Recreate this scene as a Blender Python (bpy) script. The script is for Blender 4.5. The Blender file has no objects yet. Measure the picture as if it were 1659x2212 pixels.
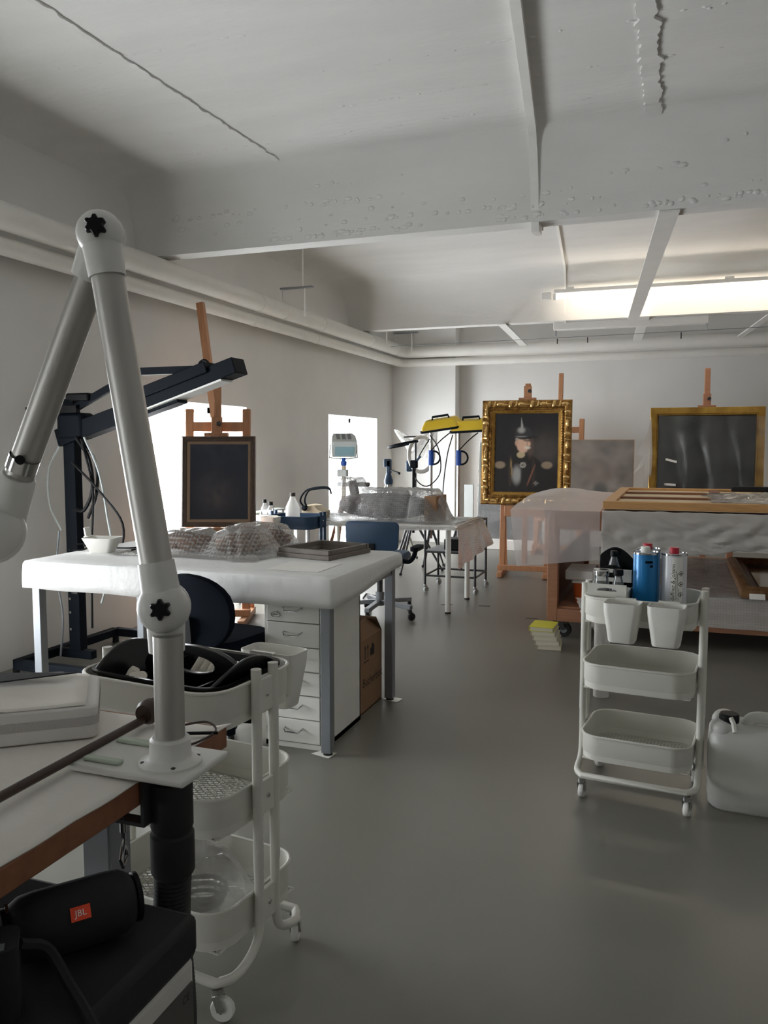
import bpy, math, random
from math import sin, cos, pi, radians as R, sqrt, exp
from mathutils import Vector, Matrix, noise
random.seed(7)
SC = bpy.context.scene
C = SC.collection
# ------------------------------------------------------------------ camera, world, light, exposure
cd = bpy.data.cameras.new('camera'); cam = bpy.data.objects.new('camera', cd); C.objects.link(cam)
cd.sensor_fit = 'VERTICAL'; cd.sensor_height = 36.0; cd.lens = 36.0 * 1750 / 2212
cd.clip_start = 0.02
cam.location = (0, 0, 1.3); cam.rotation_euler = (R(90 - 4.769), 0, R(19.75))
SC.camera = cam
w = bpy.data.worlds.new('sky'); SC.world = w; w.use_nodes = True
bg = w.node_tree.nodes['Background']
bg.inputs['Color'].default_value = (0.93, 0.965, 1.0, 1); bg.inputs['Strength'].default_value = 9.0
vs = SC.view_settings
vs.view_transform = 'Standard'; vs.look = 'None'; vs.gamma = 1.0; vs.exposure = 0.85; vs.use_curve_mapping = False
SC.cycles.max_bounces = 10; SC.cycles.diffuse_bounces = 6; SC.cycles.glossy_bounces = 4
SC.cycles.transparent_max_bounces = 16; SC.cycles.sample_clamp_indirect = 6.0
SC.cycles.caustics_reflective = False; SC.cycles.caustics_refractive = False
SC.cycles.use_denoising = True
XW = -3.6          # left wall
YB = 10.6          # back wall
WIN = [(-1.74, -0.95), (1.58, 3.09), (4.90, 6.41), (8.22, 9.76)]   # daylight windows in the left wall (y ranges); first unseen, added for bounce light
WZ0, WZ1 = 0.10, 1.63
for y0, y1 in WIN:      # sampling portals of the sky in the window openings
    ld = bpy.data.lights.new('window_portal', 'AREA'); ld.shape = 'RECTANGLE'
    ld.size = y1 - y0; ld.size_y = WZ1 - WZ0; ld.cycles.is_portal = True
    lo = bpy.data.objects.new('window_portal', ld); C.objects.link(lo)
    lo.location = (XW - 0.47, (y0 + y1) / 2, (WZ0 + WZ1) / 2); lo.rotation_euler = (R(90), 0, R(-90))

# ------------------------------------------------------------------ materials
def hexc(h):
    h = h.lstrip('#'); o = []
    for i in (0, 2, 4):
        v = int(h[i:i+2], 16) / 255; o.append(v / 12.92 if v <= .04045 else ((v + .055) / 1.055) ** 2.4)
    return (*o, 1)
M = {}
def mat(name, col, rough=.5, metal=0, var=0, vs=6, bump=0, bs=40, spec=.5, stretch=None, bdist=.003, trans=0, col2=None):
    m = bpy.data.materials.new(name); m.use_nodes = True; nt = m.node_tree; p = nt.nodes['Principled BSDF']
    c = hexc(col) if isinstance(col, str) else col
    p.inputs['Base Color'].default_value = c; p.inputs['Roughness'].default_value = rough
    p.inputs['Metallic'].default_value = metal; p.inputs['Specular IOR Level'].default_value = spec
    if trans: p.inputs['Transmission Weight'].default_value = trans
    tc = nt.nodes.new('ShaderNodeTexCoord'); mp = nt.nodes.new('ShaderNodeMapping')
    nt.links.new(tc.outputs['Object'], mp.inputs['Vector'])
    if stretch: mp.inputs['Scale'].default_value = stretch
    n = nt.nodes.new('ShaderNodeTexNoise'); n.inputs['Scale'].default_value = vs; n.inputs['Detail'].default_value = 6
    nt.links.new(mp.outputs[0], n.inputs['Vector'])
    mx = nt.nodes.new('ShaderNodeMix'); mx.data_type = 'RGBA'
    va = max(var, .03)
    d = hexc(col2) if col2 else tuple(x * (1 - va) for x in c[:3]) + (1,)
    u = c if col2 else tuple(min(1, x * (1 + va)) for x in c[:3]) + (1,)
    mx.inputs['A'].default_value = d; mx.inputs['B'].default_value = u
    rp = nt.nodes.new('ShaderNodeMapRange'); rp.inputs['From Min'].default_value = .3; rp.inputs['From Max'].default_value = .7
    nt.links.new(n.outputs['Fac'], rp.inputs['Value']); nt.links.new(rp.outputs[0], mx.inputs['Factor'])
    nt.links.new(mx.outputs['Result'], p.inputs['Base Color'])
    if bump:
        b = nt.nodes.new('ShaderNodeBump'); b.inputs['Strength'].default_value = bump; b.inputs['Distance'].default_value = bdist
        n2 = nt.nodes.new('ShaderNodeTexNoise'); n2.inputs['Scale'].default_value = bs; n2.inputs['Detail'].default_value = 4
        nt.links.new(mp.outputs[0], n2.inputs['Vector']); nt.links.new(n2.outputs['Fac'], b.inputs['Height'])
        nt.links.new(b.outputs[0], p.inputs['Normal'])
    M[name] = m; return m
def film(name, col, alpha, rough=.2, bubbles=0, crease=6, cstr=.5, avar=.08, spec=.5, dots=0, gl=.8, edge=.35):
    """thin plastic: mostly see-through, milky by alpha, more opaque at grazing angles, glossy glints"""
    m = bpy.data.materials.new(name); m.use_nodes = True; nt = m.node_tree; L = nt.links.new; N = nt.nodes.new
    nt.nodes.remove(nt.nodes['Principled BSDF']); out = nt.nodes['Material Output']
    df = N('ShaderNodeBsdfDiffuse'); tr = N('ShaderNodeBsdfTransparent'); tl = N('ShaderNodeBsdfTranslucent'); go = N('ShaderNodeBsdfGlossy')
    df.inputs['Color'].default_value = tl.inputs['Color'].default_value = hexc(col); go.inputs['Roughness'].default_value = rough
    m1 = N('ShaderNodeMixShader'); m1.inputs[0].default_value = .45; L(df.outputs[0], m1.inputs[1]); L(tl.outputs[0], m1.inputs[2])
    m2 = N('ShaderNodeMixShader'); L(tr.outputs[0], m2.inputs[1]); L(m1.outputs[0], m2.inputs[2])
    m3 = N('ShaderNodeMixShader'); L(m2.outputs[0], m3.inputs[1]); L(go.outputs[0], m3.inputs[2])
    tc = N('ShaderNodeTexCoord'); n = N('ShaderNodeTexNoise'); n.inputs['Scale'].default_value = crease; n.inputs['Detail'].default_value = 3
    n.inputs['Distortion'].default_value = .6; L(tc.outputs['Object'], n.inputs['Vector'])
    r = N('ShaderNodeMapRange'); r.inputs['From Min'].default_value = .3; r.inputs['From Max'].default_value = .7
    r.inputs['To Min'].default_value = max(0, alpha - avar); r.inputs['To Max'].default_value = min(1, alpha + avar)
    L(n.outputs['Fac'], r.inputs['Value']); fac = r.outputs[0]
    b = N('ShaderNodeBump'); b.inputs['Strength'].default_value = cstr; b.inputs['Distance'].default_value = .02
    L(n.outputs['Fac'], b.inputs['Height']); nrm = b.outputs[0]
    def add(a, c):
        q = N('ShaderNodeMath'); q.operation = 'ADD'; q.use_clamp = True; L(a, q.inputs[0]); L(c, q.inputs[1]); return q.outputs[0]
    def mul(a, k):
        q = N('ShaderNodeMath'); q.operation = 'MULTIPLY'; L(a, q.inputs[0]); q.inputs[1].default_value = k; return q.outputs[0]
    if bubbles:
        v = N('ShaderNodeTexVoronoi'); v.inputs['Scale'].default_value = bubbles; v.inputs['Randomness'].default_value = .15
        L(tc.outputs['Object'], v.inputs['Vector'])
        b2 = N('ShaderNodeBump'); b2.inputs['Strength'].default_value = .7; b2.inputs['Distance'].default_value = .003; b2.invert = True
        L(v.outputs['Distance'], b2.inputs['Height']); L(nrm, b2.inputs['Normal']); nrm = b2.outputs[0]
        if dots:
            r2 = N('ShaderNodeMapRange'); r2.inputs['From Min'].default_value = .46; r2.inputs['From Max'].default_value = .58
            r2.inputs['To Min'].default_value = 0; r2.inputs['To Max'].default_value = dots
            L(v.outputs['Distance'], r2.inputs['Value']); fac = add(fac, r2.outputs[0])
    lw = N('ShaderNodeLayerWeight'); lw.inputs['Blend'].default_value = .35; L(nrm, lw.inputs['Normal'])
    fac = add(fac, mul(lw.outputs['Facing'], edge))
    L(fac, m2.inputs[0]); L(mul(lw.outputs['Fresnel'], gl), m3.inputs[0])
    L(nrm, go.inputs['Normal']); L(nrm, df.inputs['Normal']); L(m3.outputs[0], out.inputs['Surface'])
    M[name] = m; return m
def emit(name, col, s):
    m = bpy.data.materials.new(name); m.use_nodes = True; nt = m.node_tree
    p = nt.nodes['Principled BSDF']; p.inputs['Emission Color'].default_value = hexc(col); p.inputs['Emission Strength'].default_value = s
    M[name] = m
def glassmat(name, col='#ffffff', alpha=.18, rough=.05):
    film(name, col, alpha, rough, crease=2, cstr=0.02, avar=.01, edge=.25, gl=1)
def paintmat(name, rough=.4):
    m = bpy.data.materials.new(name); m.use_nodes = True; nt = m.node_tree; p = nt.nodes['Principled BSDF']
    a = nt.nodes.new('ShaderNodeAttribute'); a.attribute_name = 'Col'
    tc = nt.nodes.new('ShaderNodeTexCoord'); n = nt.nodes.new('ShaderNodeTexNoise'); n.inputs['Scale'].default_value = 90
    b = nt.nodes.new('ShaderNodeBump'); b.inputs['Strength'].default_value = .15; b.inputs['Distance'].default_value = .002
    nt.links.new(tc.outputs['Object'], n.inputs['Vector']); nt.links.new(n.outputs['Fac'], b.inputs['Height'])
    nt.links.new(b.outputs[0], p.inputs['Normal'])
    nt.links.new(a.outputs['Color'], p.inputs['Base Color']); p.inputs['Roughness'].default_value = rough; M[name] = m

mat('plaster', '#e4e3e0', .9, var=.03, vs=2, bump=.12, bs=14, bdist=.01)
mat('concrete', '#dfdedb', .85, var=.05, vs=3, bump=.35, bs=22, bdist=.012, stretch=(.35, 1.2, 1))
mat('floor_lino', '#77756d', .33, var=.06, vs=1.3, bump=.05, bs=5, bdist=.01)
mat('white_paint', '#e9e8e4', .45)
mat('pipe_white', '#e6e4de', .5, var=.03)
mat('powder_white', '#dcdbd2', .4)
mat('cabinet_white', '#e7e6e0', .4)
mat('plastic_white', '#e8e7e0', .45)
mat('alu', '#b6b4af', .45, metal=.75)
mat('chrome', '#c9c9c9', .15, metal=1)
mat('steel_grey', '#8d9196', .45, metal=.5)
mat('steel_dark', '#4c4d4f', .4, metal=.6)
mat('arm_plastic', '#d9d8d4', .45)
mat('black_plastic', '#101012', .5, spec=.2)
mat('black_matt', '#17181a', .8, bump=.2, bs=300, bdist=.001)
mat('black_gloss', '#08090b', .26, spec=.35)
mat('navy_black', '#0e151d', .6, spec=.12)
mat('blue_plastic', '#2b4764', .45)
mat('blue_bright', '#2458b8', .4)
mat('fabric_navy', '#0f151e', .95, spec=.1, bump=.2, bs=400, bdist=.001)
mat('rubber', '#1b1b1c', .7)
mat('wood_beech', '#b98560', .5, var=.14, vs=9, stretch=(6, 6, .7), bump=.05, bs=30)
mat('wood_pine', '#c99a62', .55, var=.12, vs=8, stretch=(1, 6, 6))
mat('wood_brown', '#8a5a3f', .5, var=.15, vs=8, stretch=(1, 5, 5))
mat('wood_dark', '#4a3023', .5, var=.2, vs=9, stretch=(1, 5, 5))
mat('wood_table', '#a8775a', .55, var=.12, vs=8, stretch=(1, 5, 5))
mat('wood_dark_rod', '#38241c', .4)
mat('cardboard', '#8f6d50', .85, var=.06, vs=10)
mat('cardboard_in', '#5c4532', .9)
mat('ink', '#26221f', .8)
mat('ink_grey', '#55534f', .8)
mat('foam', '#dcd9d5', .8, var=.03, bump=.25, bs=180, bdist=.002)
mat('foam_edge', '#b9b6b3', .9, bump=.5, bs=260, bdist=.003)
mat('tissue', '#e8e4dc', .75, var=.02, bump=.3, bs=60, bdist=.003)
mat('cloth_white', '#e6e6e4', .6, var=.02, bump=.5, bs=26, bdist=.006)
mat('paper', '#f2f0ea', .7)
mat('frame_grey', '#6d645d', .55, var=.1, vs=20)
mat('gold', '#b58a4a', .38, metal=.75, var=.25, vs=30, bump=.3, bs=60, col2='#6e4c24')
mat('gold_dark', '#7d5b2c', .4, metal=.75, var=.25, vs=30, bump=.3, bs=60, col2='#4a3216')
mat('gold_highlight', '#e2bd7c', .3, metal=.8, var=.15, vs=40)  # brighter gold for raised ornament, relief highlights put into the colour
mat('gold_flat', '#c9a24f', .38, metal=.75, var=.2, vs=9, col2='#9c7434')
mat('gold_pale', '#d8b671', .4, metal=.6, var=.1)
mat('frame_brown', '#5f4c40', .5, var=.2, vs=25, bump=.2)
mat('frame_oldgold', '#a17a52', .42, metal=.35, var=.2, vs=20, bump=.2, col2='#6d4d33')
mat('slip_tan', '#a58a72', .6)
mat('linen', '#d8c6a5', .8, var=.05)
mat('stone_grey', '#6b6663', .85, var=.25, vs=9, bump=.6, bs=18, bdist=.02)
mat('ornament', '#7a5238', .6, var=.35, vs=18, bump=.6, bs=30, bdist=.01)
mat('yellow', '#e4c22c', .45)
mat('lamp_grey', '#c3cac9', .45)
mat('beige', '#cfc0a4', .5)
mat('orange', '#d2622c', .4)
mat('red_cap', '#b81f33', .4)
mat('tin_blue', '#1877b5', .28, metal=.15)
mat('tin_white', '#d6d8dc', .28)
mat('logo_orange', '#ef4a23', .5)
mat('book_yellow', '#d5cf3f', .6)
mat('book_page', '#d9d2bd', .8)
mat('sponge', '#ded8ca', .9, bump=.4, bs=150)
mat('pad_green', '#b9c4b4', .6)
mat('grey_patch', '#6c7074', .6)
mat('label_grey', '#55534f', .6)
mat('lamp_glass', '#8fb2bd', .2)
mat('unit_white', '#cfcec9', .5)
mat('liquid_white', '#e2e2de', .4)
mat('mirror', '#c9c4b9', .12, metal=.5)
film('bubble_wrap', '#eef0f0', .22, .2, bubbles=60, crease=5, dots=.06, edge=.3)
film('bubble_net', '#eceae6', .11, .2, bubbles=58, crease=5, dots=.28, edge=.25)
film('bubble_white', '#f3f1ee', .82, .25, bubbles=60, crease=4, dots=.12)
film('foil_soft', '#efefee', .05, .3, crease=4, cstr=.4, avar=.04, gl=.3, edge=.08)
film('bubble_clear', '#f0efec', .66, .25, bubbles=60, crease=4, dots=.2)
film('foil', '#eceae6', .38, .18, crease=9, cstr=.9, avar=.12)
film('foil_thin', '#f1f1f0', .07, .28, crease=5, cstr=.5, avar=.05, gl=.8, edge=.12)
film('foam_sheet', '#ece8e8', .56, .5, crease=3, cstr=.2, avar=.03, gl=.2, edge=.12)
film('sheet_white', '#ebe8e3', .88, .4, crease=4, cstr=.5, avar=.05, gl=.4)
film('jerry', '#eeeeea', .86, .35, crease=2, cstr=.05, avar=.03, gl=.5)
glassmat('glass'); glassmat('jar_glass', '#eef2f0', .16, .05); film('pane_glass', '#ffffff', .02, .03, crease=1, cstr=0, avar=0, edge=0, gl=.08)
film('bottle_white', '#f1f1ee', .9, .4, crease=2, cstr=.03, avar=.03, gl=.5)
paintmat('painting'); paintmat('painting_gloss', .22)
emit('tube_light', '#fff0dc', 10.0)

# ------------------------------------------------------------------ geometry helpers
class G:
    def __init__(s): s.v = []; s.f = []; s.col = None
    def add(s, vs, fs):
        o = len(s.v); s.v += [tuple(v) for v in vs]; s.f += [tuple(i + o for i in f) for f in fs]; return s
    def box(s, c, d, rz=0, rx=0, ry=0):
        m = Matrix.Rotation(rz, 3, 'Z') @ Matrix.Rotation(ry, 3, 'Y') @ Matrix.Rotation(rx, 3, 'X'); c = Vector(c)
        vs = [c + m @ Vector((x * d[0] / 2, y * d[1] / 2, z * d[2] / 2)) for x in (-1, 1) for y in (-1, 1) for z in (-1, 1)]
        return s.add(vs, [(0, 1, 3, 2), (4, 6, 7, 5), (0, 4, 5, 1), (2, 3, 7, 6), (0, 2, 6, 4), (1, 5, 7, 3)])
    def bb(s, x0, x1, y0, y1, z0, z1):
        return s.box(((x0 + x1) / 2, (y0 + y1) / 2, (z0 + z1) / 2), (x1 - x0, y1 - y0, z1 - z0))
    def beam(s, p, q, wd, h, up=(0, 0, 1)):        # rectangular bar from p to q
        p, q = Vector(p), Vector(q); a = (q - p).normalized(); u = Vector(up)
        if abs(a.dot(u)) > .98: u = Vector((0, 1, 0))
        sd = a.cross(u).normalized(); u = sd.cross(a).normalized()
        vs = [e + sd * (wd / 2 * i) + u * (h / 2 * j) for e in (p, q) for i, j in ((-1, -1), (1, -1), (1, 1), (-1, 1))]
        return s.add(vs, [(0, 1, 2, 3), (7, 6, 5, 4), (0, 4, 5, 1), (1, 5, 6, 2), (2, 6, 7, 3), (3, 7, 4, 0)])
    def loft(s, loops, c0=True, c1=True):
        n = len(loops[0]); vs = [p for l in loops for p in l]; fs = []
        for k in range(len(loops) - 1):
            for i in range(n):
                j = (i + 1) % n; fs.append((k * n + i, k * n + j, (k + 1) * n + j, (k + 1) * n + i))
        if c0: fs.append(tuple(reversed(range(n))))
        if c1: fs.append(tuple(range((len(loops) - 1) * n, len(loops) * n)))
        return s.add(vs, fs)
    def tube(s, pts, r, n=8, closed=False, sq=None):
        P = [Vector(p) for p in pts]; k = len(P); loops = []; prev = None
        for i in range(k):
            a = P[(i - 1) % k] if (i or closed) else P[0]; b = P[(i + 1) % k] if (i < k - 1 or closed) else P[-1]
            t = (b - a).normalized()
            if prev is None:
                u = Vector((0, 0, 1)) if abs(t.z) < .9 else Vector((1, 0, 0)); u = (u - t * u.dot(t)).normalized()
            else: u = (prev - t * prev.dot(t)).normalized()
            prev = u; w_ = t.cross(u); rr = r[i] if isinstance(r, (list, tuple)) else r
            loops.append([P[i] + u * (cos(2 * pi * j / n) * rr) + w_ * (sin(2 * pi * j / n) * rr) for j in range(n)])
        if closed: loops.append(loops[0]); return s.loft(loops, False, False)
        return s.loft(loops)
    def cyl(s, p, q, r, r2=None, n=16): return s.tube([p, q], [r, r if r2 is None else r2], n)
    def lathe(s, prof, o=(0, 0, 0), n=20, ax=None, c0=True, c1=True):
        o = Vector(o); m = Matrix.Identity(3) if ax is None else Vector((0, 0, 1)).rotation_difference(Vector(ax)).to_matrix()
        return s.loft([[o + m @ Vector((r * cos(2 * pi * j / n), r * sin(2 * pi * j / n), z)) for j in range(n)] for r, z in prof], c0, c1)
    def sph(s, c, r, n=16, k=10, m=None):
        r = (r, r, r) if not isinstance(r, (tuple, list)) else r; c = Vector(c); m = m or Matrix.Identity(3)
        return s.loft([[c + m @ Vector((r[0] * sin(pi * i / k) * cos(2 * pi * j / n), r[1] * sin(pi * i / k) * sin(2 * pi * j / n), -r[2] * cos(pi * i / k)))
                        for j in range(n)] for i in [.02] + list(range(1, k)) + [k - .02]])
    def grid(s, fn, nu, nv, thick=0):
        vs = [fn(i / nu, j / nv) for i in range(nu + 1) for j in range(nv + 1)]
        fs = [(i * (nv + 1) + j, (i + 1) * (nv + 1) + j, (i + 1) * (nv + 1) + j + 1, i * (nv + 1) + j + 1) for i in range(nu) for j in range(nv)]
        return s.add(vs, fs)
    def prism(s, poly, fn0, fn1):                   # polygon extruded between two mappings
        return s.loft([[fn0(*p) for p in poly], [fn1(*p) for p in poly]])
    def xf(s, m):
        s.v = [tuple(m @ Vector(v)) for v in s.v]; return s
    def mesh(s, name, mt, sm=38):
        me = bpy.data.meshes.new(name); me.from_pydata(s.v, [], s.f); me.materials.append(M[mt])
        me.shade_smooth(); me.set_sharp_from_angle(angle=R(sm))
        if s.col:
            a = me.color_attributes.new('Col', 'FLOAT_COLOR', 'POINT')
            for i, c in enumerate(s.col): a.data[i].color = (*c, 1)
        me.update(); return me
    def to(s, name, mt, parent, w=True, bev=0, label=None, kind=None, sm=38, solid=0):
        """a part: world coordinates when w, else coordinates of the root thing"""
        if w and parent is not None:
            rt = parent
            while rt.parent: rt = rt.parent
            o = Vector(rt.location); mi = Matrix.Rotation(-rt.rotation_euler.z, 3, 'Z')
            s.v = [tuple(mi @ (Vector(v) - o)) for v in s.v]
        ob = bpy.data.objects.new(name, s.mesh(name, mt, sm)); C.objects.link(ob); ob.parent = parent
        mods(ob, bev, solid)
        if label: ob['label'] = label
        if kind: ob['kind'] = kind
        return ob
    def top(s, name, mt, label=None, cat=None, group=None, kind=None, bev=0, sm=38, solid=0):
        """a thing that is one mesh, in world coordinates"""
        xs, ys, zs = zip(*s.v); o = Vector(((min(xs) + max(xs)) / 2, (min(ys) + max(ys)) / 2, min(zs)))
        s.v = [tuple(Vector(v) - o) for v in s.v]
        ob = bpy.data.objects.new(name, s.mesh(name, mt, sm)); C.objects.link(ob); ob.location = o
        mods(ob, bev, solid); tag(ob, label, cat, group, kind); return ob
def mods(ob, bev, solid):
    if solid:
        m = ob.modifiers.new('thickness', 'SOLIDIFY'); m.thickness = solid; m.offset = -1
    if bev:
        m = ob.modifiers.new('bevel', 'BEVEL'); m.width = bev; m.segments = 2; m.limit_method = 'ANGLE'; m.angle_limit = R(40)
def tag(o, label=None, cat=None, group=None, kind=None):
    for k, v in (('label', label), ('category', cat), ('group', group), ('kind', kind)):
        if v: o[k] = v
    return o
def thing(name, label, cat, loc=(0, 0, 0), rz=0, group=None):
    o = bpy.data.objects.new(name, None); C.objects.link(o); o.location = loc; o.rotation_euler = (0, 0, rz)
    o.empty_display_size = .1; return tag(o, label, cat, group)
def copy_tree(o, parent=None):
    c = o.copy(); C.objects.link(c); c.parent = parent
    for ch in [x for x in bpy.data.objects if x.parent == o]: copy_tree(ch, c)
    return c
def rr(wd, d, r, z, n=5, cx=0, cy=0):               # rounded rectangle loop
    o = []
    for k, (sx, sy) in enumerate(((1, 1), (-1, 1), (-1, -1), (1, -1))):
        for i in range(n + 1):
            a = pi / 2 * k + pi / 2 * i / n
            o.append((cx + sx * (wd / 2 - r) + r * cos(a), cy + sy * (d / 2 - r) + r * sin(a), z))
    return o
def txt(s, size, mt, parent, o, xd, yd, name='lettering', align='CENTER'):
    cu = bpy.data.curves.new(name, 'FONT'); cu.body = s; cu.size = size; cu.align_x = align; cu.align_y = 'CENTER'; cu.resolution_u = 2
    tmp = bpy.data.objects.new('tmp', cu); C.objects.link(tmp)
    me = bpy.data.meshes.new_from_object(tmp); bpy.data.objects.remove(tmp)
    xd, yd = Vector(xd).normalized(), Vector(yd).normalized(); o = Vector(o)
    rt = parent
    while rt.parent: rt = rt.parent
    mi = Matrix.Rotation(-rt.rotation_euler.z, 3, 'Z'); lo = Vector(rt.location)
    for v in me.vertices: v.co = mi @ (o + xd * v.co.x + yd * v.co.y - lo)
    me.materials.clear(); me.materials.append(M[mt])
    ob = bpy.data.objects.new(name, me); C.objects.link(ob); ob.parent = parent; return ob
def nz(x, y, z=0, s=1): return noise.noise(Vector((x * s, y * s, z * s)))
def ss(a, b, x):
    t = max(0, min(1, (x - a) / (b - a))); return t * t * (3 - 2 * t)
def arc(c, r, a0, a1, n, ax=(1, 0, 0), ay=(0, 0, 1)):
    c, ax, ay = Vector(c), Vector(ax), Vector(ay)
    return [c + ax * (r * cos(a0 + (a1 - a0) * i / n)) + ay * (r * sin(a0 + (a1 - a0) * i / n)) for i in range(n + 1)]
def spline(pts, k=6):                                # Catmull-Rom
    P = [Vector(p) for p in pts]; P = [P[0] * 2 - P[1]] + P + [P[-1] * 2 - P[-2]]; o = []
    for i in range(1, len(P) - 2):
        a, b, c, d = P[i-1:i+3]
        for j in range(k):
            t = j / k; o.append(.5 * ((2 * b) + (c - a) * t + (2 * a - 5 * b + 4 * c - d) * t * t + (3 * b - a - 3 * c + d) * t ** 3))
    return o + [P[-2]]
def lobed(c, n_, r, depth=.016, lobes=6):            # star knob
    g = G(); n = lobes * 8
    pr = [r * (.86 + .14 * max(-1, min(1, 1.9 * cos(lobes * 2 * pi * j / n)))) for j in range(n)]
    m = Vector((0, 0, 1)).rotation_difference(Vector(n_)).to_matrix(); c = Vector(c)
    return g.loft([[c + m @ Vector((q * k * cos(2 * pi * j / n), q * k * sin(2 * pi * j / n), z)) for j, q in enumerate(pr)]
                   for k, z in ((1, 0), (1, depth * .75), (.88, depth))])
def heap(x0, x1, y0, y1, z0, bumps, seed, nu=64, nv=44, rough=.02, edge=.12, wav=.03):
    """crumpled film thrown over what lies beneath: bumps = (cx, cy, rx, ry, h)"""
    def fn(u, v):
        e = min(min(u, 1 - u) / edge, min(v, 1 - v) / edge, 1)
        x = x0 + (x1 - x0) * u + wav * nz(v * 5, seed) * (1 if u > .5 else -1) * abs(u - .5) * 2
        y = y0 + (y1 - y0) * v + wav * nz(u * 5, seed + 3) * (1 if v > .5 else -1) * abs(v - .5) * 2
        h = 0
        for cx, cy, rx, ry, hh in bumps:
            d = sqrt(((x - cx) / rx) ** 2 + ((y - cy) / ry) ** 2); h = max(h, hh * (1 - ss(.55, 1.5, d)))
        cr = 1 - abs(nz(x * 7 + 2 * nz(y * 3, x * 3, seed), y * 7, seed)) * 2
        return (x, y, z0 + max(.002, h + rough * (cr - .5) * (.3 + e) + .6 * rough * nz(x * 16, y * 16, seed)) * (.15 + .85 * e))
    return G().grid(fn, nu, nv)
def cover(x0, x1, y0, y1, z, drop, seed, amp=.008, sag=.012, r=.025):
    """cloth lying on a table with a hanging rim"""
    wd, d = x1 - x0, y1 - y0; cx, cy = (x0 + x1) / 2, (y0 + y1) / 2; base = rr(wd, d, r, 0, 3, cx, cy); P = []
    for i in range(len(base)):
        a, b = Vector(base[i]), Vector(base[(i + 1) % len(base)]); k = max(1, int((b - a).length / .05))
        P += [a.lerp(b, t / k) for t in range(k)]
    ctr = Vector((cx, cy, 0)); loops = []
    for s_, dz in ((.1, 0), (.5, 0), (.85, 0), (.965, 0), (1, -.004), (1.006, -.015), (1.008, -.35), (1.01, -.7), (1.012, -1.0)):
        l = []
        for p in P:
            q = ctr + (p - ctr) * s_
            if s_ > 1: q = p + Vector((max(-1, min(1, (p.x - cx) / (wd / 2) * 1.02 if abs(p.x - cx) > wd / 2 - r - .001 else 0)),
                                       max(-1, min(1, (p.y - cy) / (d / 2) if abs(p.y - cy) > d / 2 - r - .001 else 0)), 0)) * (.006 + amp * (.6 + nz(p.x * 6, p.y * 6, seed)) * min(1, -dz * 1.5 + .1))
            zz = z + (dz if dz > -.02 else dz * (drop if not callable(drop) else drop(p.x, p.y)) + sag * nz(p.x * 2.6, p.y * 2.6, seed) * -dz)
            if s_ < 1: zz = z + .0015 + .002 * nz(q.x * 6, q.y * 6, seed)
            l.append((q.x, q.y, zz))
        loops.append(l)
    return G().loft(loops, True, False)
def pframe(wd, h, prof):
    """picture frame moulding: prof = (inset from outer edge, depth towards the viewer), local x/z plane, front = -y"""
    g = G(); loops = []
    for ins, dp in prof:
        loops.append([(-wd / 2 + ins, -dp, ins), (wd / 2 - ins, -dp, ins), (wd / 2 - ins, -dp, h - ins), (-wd / 2 + ins, -dp, h - ins)])
    loops.append(loops[0]); return g.loft(loops, False, False)
def canvas(wd, h, fn, nu, nv, y=0):
    g = G().grid(lambda u, v: (-wd / 2 + wd * u, y, h * v), nu, nv)
    g.col = [fn(i / nu, j / nv) for i in range(nu + 1) for j in range(nv + 1)]; return g
def tiltm(a, rz=0, loc=(0, 0, 0)):
    return Matrix.Translation(loc) @ Matrix.Rotation(rz, 4, 'Z') @ Matrix.Rotation(-a, 4, 'X')
def struct(g, name, mt, bev=0, sm=38): return g.top(name, mt, kind='structure', bev=bev, sm=sm)

# ================================================================== SETTING
XR, YF, ZT = 4.2, -3.2, 3.75
struct(G().bb(XW - .45, XR + .2, YF - .2, YB + .2, -.12, 0), 'floor', 'floor_lino')
ZS = 3.1                                               # slab; downstand beams reach 2.6
BEAMS = [(-2.85, -2.71, .2, .2), (1.02, 1.16, .2, .2), (4.88, 5.02, .17, .3), (8.80, 8.95, .38, .25)]
def vz(y):                                            # underside of slab and beams, coved where they meet
    z = ZS
    for a, b, ra, rb in BEAMS:
        d = (a - y) / ra if y < a else ((y - b) / rb if y > b else 0)
        if d < 1: z = min(z, 2.6 + (ZS - 2.6) * sqrt(max(0, 1 - (1 - d) ** 2)))
    return z
def ceiling():
    ys = [YF - .2]
    for a, b, ra, rb in BEAMS:
        ys += [a - ra * (i / 12) ** 2 for i in range(12, -1, -1)] + [(a + b) / 2] + [b + rb * (i / 12) ** 2 for i in range(13)]
    ys.append(YB + .2); xs = [XW - .01 + .13 * (1 - cos(pi / 2 * i / 8)) for i in range(8)] + [XW + .12, -1, 1, XR + .2]; nx = len(xs) - 1
    def zz(x, y):                                     # coved into the left wall
        d = max(0, min(1, (XW + .12 - x) / .13)); return vz(y) - .12 * (1 - sqrt(max(0, 1 - d * d))) * (vz(y) - 2.6) / .5
    g = G().grid(lambda u, v: (xs[round(u * nx)], ys[round(v * (len(ys) - 1))], zz(xs[round(u * nx)], ys[round(v * (len(ys) - 1))])), nx, len(ys) - 1)
    g.bb(XW - .1, XR + .2, YF - .2, YB + .2, ZT, ZT + .1)
    return g
struct(ceiling(), 'ceiling', 'concrete', sm=40)
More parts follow.
